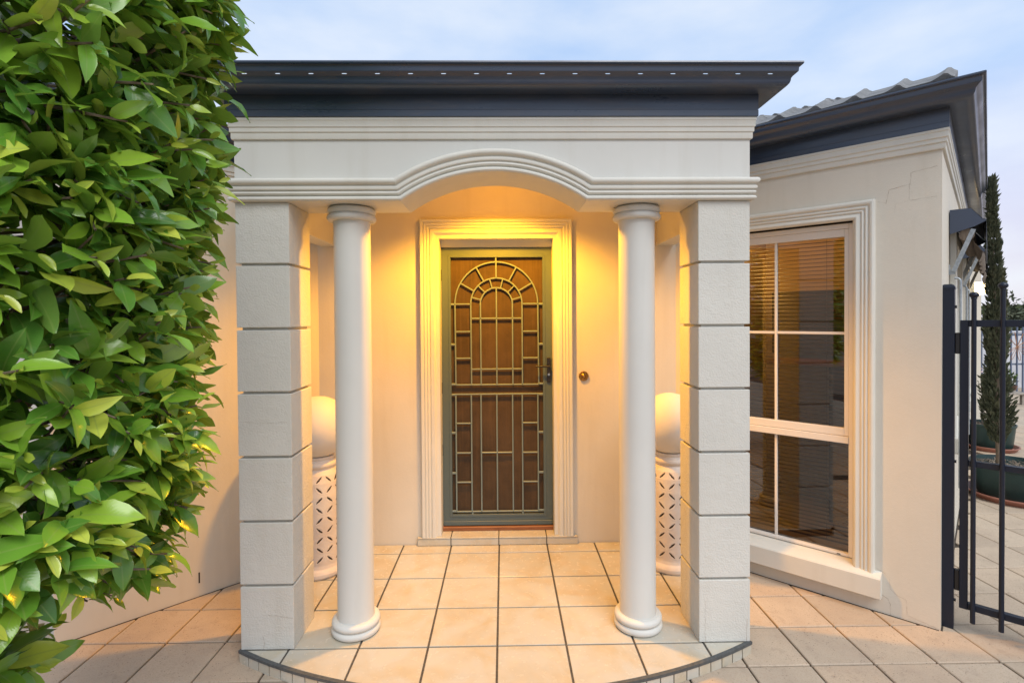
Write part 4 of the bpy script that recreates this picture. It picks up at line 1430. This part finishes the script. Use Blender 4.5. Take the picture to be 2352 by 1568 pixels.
# ------------------------------------------------------------------ potted cypress etc beyond the gate
def cypress(root, base, top, rad, count, lean, name_mat, seed):
    r_ = np.random.default_rng(seed)
    b = MB()
    H = top - base[2]
    ax = lambda t: Vector((base[0] + lean[0] * t, base[1] + lean[1] * t, base[2] + H * t))
    b.tube([ax(t) for t in np.linspace(0, 0.96, 12)], [0.022 * (1 - 0.9 * t) for t in np.linspace(0, 0.96, 12)], 8)
    b.build('trunk', M['bark'], root, 50)
    V = []; F = []
    for k in range(count):
        t = r_.uniform(0.07, 1.0) ** 0.92
        prof = rad * (min(1, (t - 0.02) / 0.14) ** 0.7) * (1 - 0.90 * max(0, t - 0.18) / 0.82) * (0.75 + 0.35 * sin(t * 23 + seed) * r_.uniform(0, 1))
        a = r_.uniform(0, 2 * pi)
        rr_ = prof * sqrt(r_.uniform(0.08, 1.0))
        if r_.uniform() < 0.6 * (0.5 + 0.5 * sin(t * 41 + a * 2)): continue
        if t > 0.5 and r_.uniform() < 0.3: continue
        c = ax(t) + Vector((cos(a) * rr_, sin(a) * rr_, 0))
        d = Vector((cos(a) * r_.uniform(0.15, 0.75), sin(a) * r_.uniform(0.15, 0.75), r_.uniform(0.5, 1.1))).normalized()
        L = r_.uniform(0.030, 0.075)
        side = d.cross(Vector((r_.normal(), r_.normal(), r_.normal()))).normalized()
        w_ = L * r_.uniform(0.10, 0.20)
        n2 = d.cross(side)
        o = len(V)
        V += [c, c + d * L * .5 + side * w_, c + d * L, c + d * L * .5 - side * w_, c + d * L * .55 + n2 * w_, c + d * L * .45 - n2 * w_]
        F += [(o, o + 1, o + 2, o + 3), (o, o + 4, o + 2, o + 5)]
    bb = MB(); bb.v = [tuple(v) for v in V]; bb.f = F
    off = WORLD[root]
    me = bpy.data.meshes.new('crown'); me.from_pydata([(x - off[0], y - off[1], z - off[2]) for x, y, z in bb.v], [], bb.f)
    me.materials.append(name_mat)
    o = bpy.data.objects.new('crown', me); COL.objects.link(o); o.parent = root
PC = (4.62, 2.08)
def planter(cx, cy, rx, h, label, slabel, cut=1.0):
    t = thing('planter', label, 'plant pot', (cx, cy, ZP + 0.022), 'green tubs of the potted cypresses')
    b = MB()
    b.lathe([(0.0, ZP + 0.022), (rx * 0.80, ZP + 0.022), (rx * 0.86, ZP + 0.05), (rx * 0.96, ZP + h - 0.03), (rx * 0.985, ZP + h - 0.03), (rx * 1.0, ZP + h - 0.026), (rx * 1.01, ZP + h), (rx * 0.97, ZP + h), (rx * 0.93, ZP + h - 0.05), (0.0, ZP + h - 0.05)], cx, cy, 56)
    b.build('pot', M['pot'], t, 35)
    b = MB()
    vs = []; fs = []
    rngl = np.random.default_rng(int(cx * 100))
    for k in range(900):
        a = rngl.uniform(0, 2 * pi); rr_ = rx * 0.92 * sqrt(rngl.uniform(0, 1))
        p = Vector((cx + rr_ * cos(a), cy + rr_ * sin(a), ZP + h - 0.046 + rngl.uniform(0, .022)))
        d = Vector((rngl.normal(), rngl.normal(), rngl.normal() * .35)).normalized() * rngl.uniform(.008, .022)
        s_ = d.cross(Vector((0, 0, 1))).normalized() * rngl.uniform(.002, .005)
        o_ = len(vs); vs += [p - d - s_, p + d - s_, p + d + s_, p - d + s_]; fs.append((o_, o_ + 1, o_ + 2, o_ + 3))
    b.add(vs, fs); mo = b.build('mulch', M['mulch'], t); mo['kind'] = 'stuff'
    b = MB()
    b.lathe([(0.0, ZP + 0.001), (rx * 0.98, ZP + 0.001), (rx * 1.10, ZP + 0.045), (rx * 1.135, ZP + 0.047), (rx * 1.13, ZP + 0.056), (rx * 1.08, ZP + 0.056), (rx * 0.97, ZP + 0.018), (0.0, ZP + 0.018)], cx, cy, 56)
    tag(b.build('saucer', M['terra'], None, 35), slabel, 'saucer', 'terracotta saucers under the tubs')
planter(PC[0], PC[1], 0.305, 0.315, 'large dark green tub of the cypress just beyond the gate', 'wide terracotta saucer under the large green tub nearest the gate')
cy1 = thing('cypress_tree', 'tall narrow potted cypress with bare lower trunk in the nearest green tub', 'tree', (4.50, 2.10, ZP + 0.28))
cypress(cy1, (4.50, 2.10, ZP + 0.27), 2.80, 0.118, 7600, (-0.055, 0.03), M['cypress'], 3)
planter(6.02, 3.78, 0.235, 0.32, 'smaller green tub behind the nearest cypress', 'terracotta saucer under the smaller green tub behind')
cy2 = thing('cypress_tree', 'shorter potted cypress standing behind the tall one', 'tree', (6.05, 3.78, ZP + 0.28))
cypress(cy2, (6.05, 3.78, ZP + 0.27), 2.12, 0.17, 4500, (0.10, 0.0), M['cypress'], 8)

def leafball(root, name, mat, c, rad, count, size, seed, squash=1.0):
    r_ = np.random.default_rng(seed)
    p = r_.normal(size=(count, 3)); p /= np.linalg.norm(p, axis=1)[:, None]
    lump = 1 + 0.25 * np.sin(p[:, 0] * 5 + seed) * np.cos(p[:, 1] * 4 + p[:, 2] * 6)
    p *= (r_.uniform(0.25, 1, count) ** 0.5 * lump)[:, None] * np.array([rad, rad, rad * squash])
    p += np.array(c)
    d = r_.normal(size=(count, 3)); d /= np.linalg.norm(d, axis=1)[:, None]
    e_ = np.cross(d, r_.normal(size=(count, 3))); e_ /= np.linalg.norm(e_, axis=1)[:, None]
    L = size * r_.uniform(0.6, 1.3, count)[:, None]
    off = np.array(WORLD[root])
    V = np.stack([p - d * L, p + e_ * L * .35, p + d * L, p - e_ * L * .35], 1).reshape(-1, 3) - off
    F = [(4 * k, 4 * k + 1, 4 * k + 2, 4 * k + 3) for k in range(count)]
    me = bpy.data.meshes.new(name); me.from_pydata(V.tolist(), [], F); me.materials.append(mat)
    o = bpy.data.objects.new(name, me); COL.objects.link(o); o.parent = root
    return o

# low table with two bowls of plants, in front of the far fence
tb = thing('plant_table', 'low weathered timber table carrying brown bowls by the far fence', 'table', (9.0, 7.0, ZP))
b = MB(); b.box(8.3, 9.62, 6.8, 7.2, 0.125, 0.155, 0.004); b.build('table_top', M['grey_timber'], tb)
for x in (8.36, 9.5):
    for y in (6.83, 7.13):
        b = MB(); b.box(x, x + 0.05, y, y + 0.05, ZP, 0.125); b.build('leg', M['grey_timber'], tb)
for (x, lab, lab2, rad) in ((9.36, 'brown glazed bowl standing on the right end of the low table', 'small leafy plant growing in the right brown bowl', 0.16), (8.72, 'brown glazed bowl on the table behind the cypress trunk', 'tall pink flowered plant growing in the bowl behind the cypress', 0.18)):
    b = MB(); b.lathe([(0, 0.1555), (rad * .5, 0.1555), (rad * .92, 0.215), (rad, 0.27), (rad * 1.04, 0.285), (rad * .96, 0.285), (rad * .85, 0.25), (0, 0.25)], x, 7.0, 28)
    tag(b.build('bowl', M['bowl'], None, 35), lab, 'bowl', 'brown bowls on the low table')
    pl_ = thing('bowl_plant', lab2, 'plant', (x, 7.0, 0.25))
    b = MB()
    for k in range(7):
        a = k * 0.9
        b.tube([(x, 7.0, 0.25), (x + 0.04 * cos(a), 7 + 0.04 * sin(a), 0.36), (x + 0.10 * cos(a), 7 + 0.10 * sin(a), 0.44 + 0.03 * (k % 3))], 0.005, 5)
    b.build('stem', M['shrub'], pl_)
    leafball(pl_, 'foliage', M['shrub'], (x, 7.0, 0.42), rad * 1.0, 260, 0.035, int(x * 10), 0.9)
    if x < 9: leafball(pl_, 'blossom', M['flower'], (x, 7.0, 0.56), 0.17, 70, 0.03, 5, 0.6)

# slate blue bar fence and white panel fence behind it
FX0, FX1, FY = 8.6, 14.0, 8.1
bf = thing('bar_fence', 'slate blue steel bar fence across the far end of the courtyard', 'fence', (FX0, FY, ZP))
for z0, z1 in ((1.150, 1.190), (0.545, 0.580), (-0.045, -0.010)):
    MB().box(FX0, FX1, FY - 0.012, FY + 0.012, z0, z1).build('rail', M['fence'], bf)
bar_me = MB().box(-0.011, 0.011, -0.011, 0.011, -0.03, 1.40).mesh('bar', M['fence'])
k = 0
while FX0 + 0.124 * k < FX1:
    place('bar', bar_me, bf, Matrix.Translation((FX0 + 0.06 + 0.124 * k, FY - 0.024, 0))); k += 1
for x in (FX0, 11.2, FX1):
    MB().box(x - 0.025, x + 0.025, FY - 0.025, FY + 0.025, ZP, 1.5).build('post', M['fence'], bf)
wf = thing('panel_fence', 'white sheet panel boundary fence behind the slate blue bars', 'fence', (FX0, 9.0, ZP))
for k in range(12):
    x0 = 8.2 + 0.62 * k
    MB().box(x0, x0 + 0.614, 9.0, 9.03, ZP, 1.18, 0.003).build('panel', M['panel'], wf)
MB().box(8.2, 15.7, 8.985, 9.045, 1.181, 1.22, 0.004).build('top_rail', M['panel'], wf)
# wire flower hung on the fence
wfl = MB()
wc = Vector((10.62, FY - 0.05, 0.93))
for k in range(9):
    a = -2.6 + k * 0.62
    pts = []
    for t in np.linspace(0, 1, 15):
        r_ = 0.30 * sin(pi * t) ** 0.9 * (1 if True else 0)
        da = 0.28 * (t - 0.5)
        pts.append(wc + Vector((cos(a + da) * r_, 0.01 * sin(t * 6), sin(a + da) * r_)))
    wfl.tube(pts, 0.0045, 5)
tag(wfl.build('wire_flower', M['wire']), 'copper wire flower ornament hanging on the far bar fence', 'ornament')

# trees beyond the fence
def bush_tree(x, y, h, rad, mat, label, seed, count=1600, size=0.16, squash=1.2):
    t = thing('tree', label, 'tree', (x, y, ZP), 'trees beyond the far fence')
    MB().tube([(x, y, ZP), (x + .05, y, h * .5), (x, y, h * .8)], [0.09, 0.07, 0.03], 8).build('trunk', M['bark'], t, 50)
    leafball(t, 'crown', mat, (x, y, h - rad * squash * 0.9), rad, count, size, seed, squash)
bush_tree(15.6, 13.2, 1.95, 0.75, M['cypress'], 'dark conical conifer beyond the fence beside the palm', 21, 2600, 0.10, 1.5)
bush_tree(17.4, 13.6, 2.1, 0.9, M['shrub'], 'rounded grey green tree at the right edge beyond the fence', 22, 2600, 0.10, 1.3)
bush_tree(14.2, 13.6, 1.75, 0.6, M['shrub'], 'leafy shrub just right of the cypress beyond the fence', 23, 2000, 0.09, 1.6)
pt_ = thing('palm_tree', 'feathery palm with arching fronds beyond the fence', 'palm', (16.6, 14.2, ZP))
MB().tube([(16.6, 14.2, ZP), (16.65, 14.2, 1.7)], [0.13, 0.10], 10).build('trunk', M['bark'], pt_, 50)
for k in range(16):
    a = 2 * pi * k / 16 + 0.2
    b = MB(); base = Vector((16.65, 14.2, 1.7)); prev = []
    vs = []; fs = []
    spine = []
    for t in np.linspace(0, 1, 12):
        spine.append(base + Vector((cos(a) * 1.3 * t, sin(a) * 1.3 * t, 1.0 * t - 1.15 * t * t)))
    b.tube(spine, [0.014 * (1 - .8 * t) for t in np.linspace(0, 1, 12)], 5)
    for j in range(40):
        t = 0.12 + 0.86 * j / 40
        p = base + Vector((cos(a) * 1.3 * t, sin(a) * 1.3 * t, 1.0 * t - 1.15 * t * t))
        for sg in (-1, 1):
            d = Vector((-sin(a) * sg + cos(a) * .6, cos(a) * sg + sin(a) * .6, -0.45)).normalized() * (0.34 * sin(pi * min(1, t * .85 + .12)) + .05)
            o = len(vs)
            vs += [p, p + d * .5 + Vector((0, 0, .012)), p + d, p + d * .5 - Vector((0, 0, .012))]
            fs.append((o, o + 1, o + 2, o + 3))
    b.add(vs, fs).build('frond', M['palm'], pt_)

# ------------------------------------------------------------------ ficus standard in the left foreground
HC = Vector((-1.352, -1.25, 0))
hedge = thing('ficus_tree', 'big clipped ficus with large glossy green leaves filling the left foreground', 'tree', (HC.x, HC.y, ZP))
def RH(z):
    zs = [0.52, 0.62, 0.74, 0.82, 0.92, 1.03, 1.15, 1.28, 1.6, 2.0, 2.4, 2.75, 3.0, 3.15]
    rs = [0.02, 0.04, 0.08, 0.33, 0.42, 0.47, 0.51, 0.53, 0.54, 0.57, 0.612, 0.61, 0.48, 0.1]
    return float(np.interp(z, zs, rs))
# trunk and limbs
b = MB()
b.tube([(HC.x, HC.y, ZP), (HC.x + .01, HC.y + .01, 0.4), (HC.x - .01, HC.y, 1.0), (HC.x + .02, HC.y, 1.8), (HC.x, HC.y, 2.8)], [0.06, 0.05, 0.045, 0.035, 0.015], 10)
b.build('trunk', M['bark'], hedge, 50)
NS = 8
def leaf_geo(fold, droop, twist, wid):
    """unit leaf: along +Y, normal +Z, returns verts (NS*3) and faces"""
    V = []; UVc = []
    ts = [0.0, 0.06, 0.18, 0.36, 0.56, 0.76, 0.91, 1.0]
    for t in ts:
        w_ = wid * 0.5 * (sin(pi * min(1, t ** 0.90)) ** 0.66) if t < 1 else 0.0
        if t > 0.7: w_ *= (1 - ((t - 0.7) / 0.3) ** 1.3 * 0.40)
        if t <= 0.0: w_ = 0.012
        if t >= 1.0: w_ = 0.004
        zc = -droop * t * t
        tw = twist * (t - 0.3)
        for sgn in (-1, 0, 1):
            x = sgn * w_ * cos(tw); z = zc + abs(sgn) * w_ * fold + sgn * w_ * sin(tw) + abs(sgn) * 0.022 * sin(t * 9 + sgn * 1.3 + wid * 40)
            V.append((x, t * (1 - 0.18 * droop * t), z)); UVc.append((0.5 + 0.5 * sgn * (w_ / (wid * .5) if w_ else 0), t))
    F = []
    for i in range(NS - 1):
        for k in (0, 1):
            F.append((3 * i + k, 3 * i + k + 1, 3 * i + 3 + k + 1, 3 * i + 3 + k))
    return np.array(V), F, UVc
variants = [leaf_geo(0.22, 0.16, 0.1, 0.42), leaf_geo(0.34, 0.30, -0.5, 0.40), leaf_geo(0.14, 0.08, 0.3, 0.46), leaf_geo(0.42, 0.42, 0.6, 0.38), leaf_geo(0.55, 0.10, -0.2, 0.36)]
# shoots: each carries a spiral of leaves, youngest and palest at the tip
leaves = []          # (pos, dir, normal, length, age, variant)
shoots = []
lr = np.random.default_rng(5)
def norm(v): return v / (np.linalg.norm(v) + 1e-9)
camv = np.array(CAMLOC); hc = np.array(HC)
NSH = 2700
for k in range(NSH):
    z = lr.uniform(0.56, 3.0)
    vis_side = lr.uniform() < 0.74
    tocam = math.atan2(camv[1] - hc[1], camv[0] - hc[0])
    ph = tocam + (lr.uniform(-1.9, 1.9) if vis_side else lr.uniform(-pi, pi))
    inner_ = lr.uniform() < 0.30
    Rz = RH(z) * (lr.uniform(0.45, 0.72) if inner_ else lr.uniform(0.74, 0.90))
    lump = 1 + 0.045 * sin(ph * 7 + z * 5) + 0.035 * sin(z * 11 - ph * 3)
    Rz *= lump
    outv = np.array([cos(ph), sin(ph), 0.0])
    tan = np.array([-sin(ph), cos(ph), 0.0])
    base = hc + outv * Rz + np.array([0, 0, z])
    sd = norm(outv * lr.uniform(0.5, 1.0) + tan * lr.normal() * 0.55 + np.array([0, 0, lr.uniform(-0.35, 0.55)]) + (np.array([0, 0, -0.45]) if z < 1.0 else 0))
    L = lr.uniform(0.10, 0.19) if not inner_ else lr.uniform(0.1, 0.2)
    L = min(L, max(0.05, (RH(z) * 1.0 - Rz) + 0.07))
    cph = cos(ph - tocam)
    if 0.78 < z and z < 0.84 + 0.19 * max(0.0, cph): continue      # underside is clipped higher towards the path
    shoots.append((base - sd * 0.12, base, base + sd * L, inner_))
    nl = int(lr.integers(5, 8)); a0 = lr.uniform(0, 6.28)
    young = lr.uniform() < 0.78 and not inner_
    for j in range(nl):
        f = (j + 0.6) / nl
        p = base + sd * L * f
        a = a0 + j * 2.4
        e1 = norm(np.cross(sd, np.array([0, 0, 1.0]) + 0.01)); e2 = np.cross(sd, e1)
        side = e1 * cos(a) + e2 * sin(a)
        d = norm(side * (1.0 - 0.4 * f) + sd * (0.45 + 0.5 * f) + np.array([0, 0, -0.12 + lr.normal() * 0.22]) + outv * 0.2)
        nrm = np.array([0, 0, 0.75]) + outv * 0.85 + lr.normal(size=3) * 0.5
        nrm = norm(nrm - d * np.dot(nrm, d))
        tip = f > 0.82
        if 0.80 < p[2] and p[2] + d[2] * 0.09 < 0.80 + 0.17 * max(0.0, cph): continue
        if tip and young:
            ln = lr.uniform(0.035, 0.062); age = lr.uniform(0.72, 1.0); var = 4 if lr.uniform() < .6 else 2
        else:
            ln = lr.uniform(0.056, 0.126) * (1.0 if f < .7 else 0.86) * (1.18 if lr.uniform() < .18 else 1)
            age = np.clip(lr.normal(0.34, 0.22) + 0.26 * f * young, 0.03, 0.78); var = int(lr.integers(0, 4))
        leaves.append((p + d * 0.008, d, nrm, ln, float(age), var, inner_))
# choose the leaves that show largest in the photograph: coarse depth sort in camera space
best = {}
score = []
for i, lf in enumerate(leaves):
    c = Vector(lf[0] + lf[1] * lf[3] * 0.5)
    q = px_of(c)
    if q is None or not (-30 < q[0] < 700 and -30 < q[1] < 1600): score.append(0); continue
    facing = abs(float(np.dot(norm(camv - np.array(c)), lf[2])))
    area = (lf[3] / q[2]) ** 2 * (0.15 + facing)
    score.append(area * 1e4)
    r_px = max(10, 1196 * lf[3] / q[2] * 0.32)
    for gx in range(int((q[0] - r_px) // 20), int((q[0] + r_px) // 20) + 1):
        for gy in range(int((q[1] - r_px) // 20), int((q[1] + r_px) // 20) + 1):
            kk = (gx, gy)
            if kk not in best or q[2] < best[kk][0]: best[kk] = (q[2], i)
viscount = {}
for d_, i in best.values(): viscount[i] = viscount.get(i, 0) + 1
chosen = set(sorted(viscount, key=lambda i: -viscount[i] * 1.0)[:300])
AGEB = [0.12, 0.24, 0.34, 0.46, 0.62, 0.88]
leaf_me = {}
def leaf_mesh(var, ab):
    if (var, ab) in leaf_me: return leaf_me[var, ab]
    V, F, UVc = variants[var]
    me = bpy.data.meshes.new('leaf'); me.from_pydata(V.tolist(), [], F); me.materials.append(M['leaf']); me.shade_smooth()
    uvl = me.uv_layers.new(name='UVMap')
    for lp in me.loops: uvl.data[lp.index].uv = UVc[lp.vertex_index]
    at = me.attributes.new('age', 'FLOAT', 'POINT'); at.data.foreach_set('value', [AGEB[ab]] * len(V))
    leaf_me[var, ab] = me
    return me
SV = []; SF = []; SU = []; SA = []
for i, (p, d, nrm, ln, age, var, inn) in enumerate(leaves):
    x = np.cross(d, nrm)
    if i in chosen:
        ab = int(np.argmin([abs(age - a) for a in AGEB]))
        R = Matrix(((x[0] * ln, d[0] * ln, nrm[0] * ln, p[0]), (x[1] * ln, d[1] * ln, nrm[1] * ln, p[1]), (x[2] * ln, d[2] * ln, nrm[2] * ln, p[2]), (0, 0, 0, 1)))
        place('leaf', leaf_mesh(var, ab), hedge, R)
    else:
        V, F, UVc = variants[var]
        base_i = len(SV) * (NS * 3)
        SV.append(p + (V[:, 0:1] * x + V[:, 1:2] * d + V[:, 2:3] * nrm) * ln)
        SF.extend([tuple(q + base_i for q in f) for f in F])
        SU.extend(UVc); SA.extend([age + float(lr.normal() * 0.04)] * (NS * 3))
me = bpy.data.meshes.new('foliage')
me.from_pydata((np.concatenate(SV) - np.array(WORLD[hedge])).tolist(), [], SF)
me.materials.append(M['leaf']); me.shade_smooth()
uvl = me.uv_layers.new(name='UVMap')
SUa = np.array(SU, dtype=np.float32)
li = np.zeros(len(me.loops), dtype=np.int32); me.loops.foreach_get('vertex_index', li)
uvl.data.foreach_set('uv', SUa[li].ravel())
at = me.attributes.new('age', 'FLOAT', 'POINT'); at.data.foreach_set('value', np.array(SA, dtype=np.float32))
fo_ = bpy.data.objects.new('foliage', me); COL.objects.link(fo_); fo_.parent = hedge; fo_['kind'] = 'stuff'
# twigs and limbs
b = MB()
for k, (a_, c_, e_, inn) in enumerate(shoots):
    if k % 2 == 0: b.tube([a_, c_, e_], [0.0050, 0.0042, 0.0022], 5, cap=False)
o = b.build('twigs', M['bark'], hedge, 60); o['kind'] = 'stuff'
for k in range(34):
    z = 0.9 + 2.0 * k / 34; ph = k * 2.4
    b = MB()
    R = RH(min(2.9, z + .15)) * 0.82
    st_ = Vector((HC.x, HC.y, z - 0.12)); en = Vector((HC.x + cos(ph) * R, HC.y + sin(ph) * R, z + 0.18))
    md = st_.lerp(en, 0.5) + Vector((random.uniform(-.05, .05), random.uniform(-.05, .05), random.uniform(-.06, .03)))
    b.tube([st_, md, en], [0.016, 0.011, 0.005], 7)
    b.build('branch', M['bark'], hedge, 60)
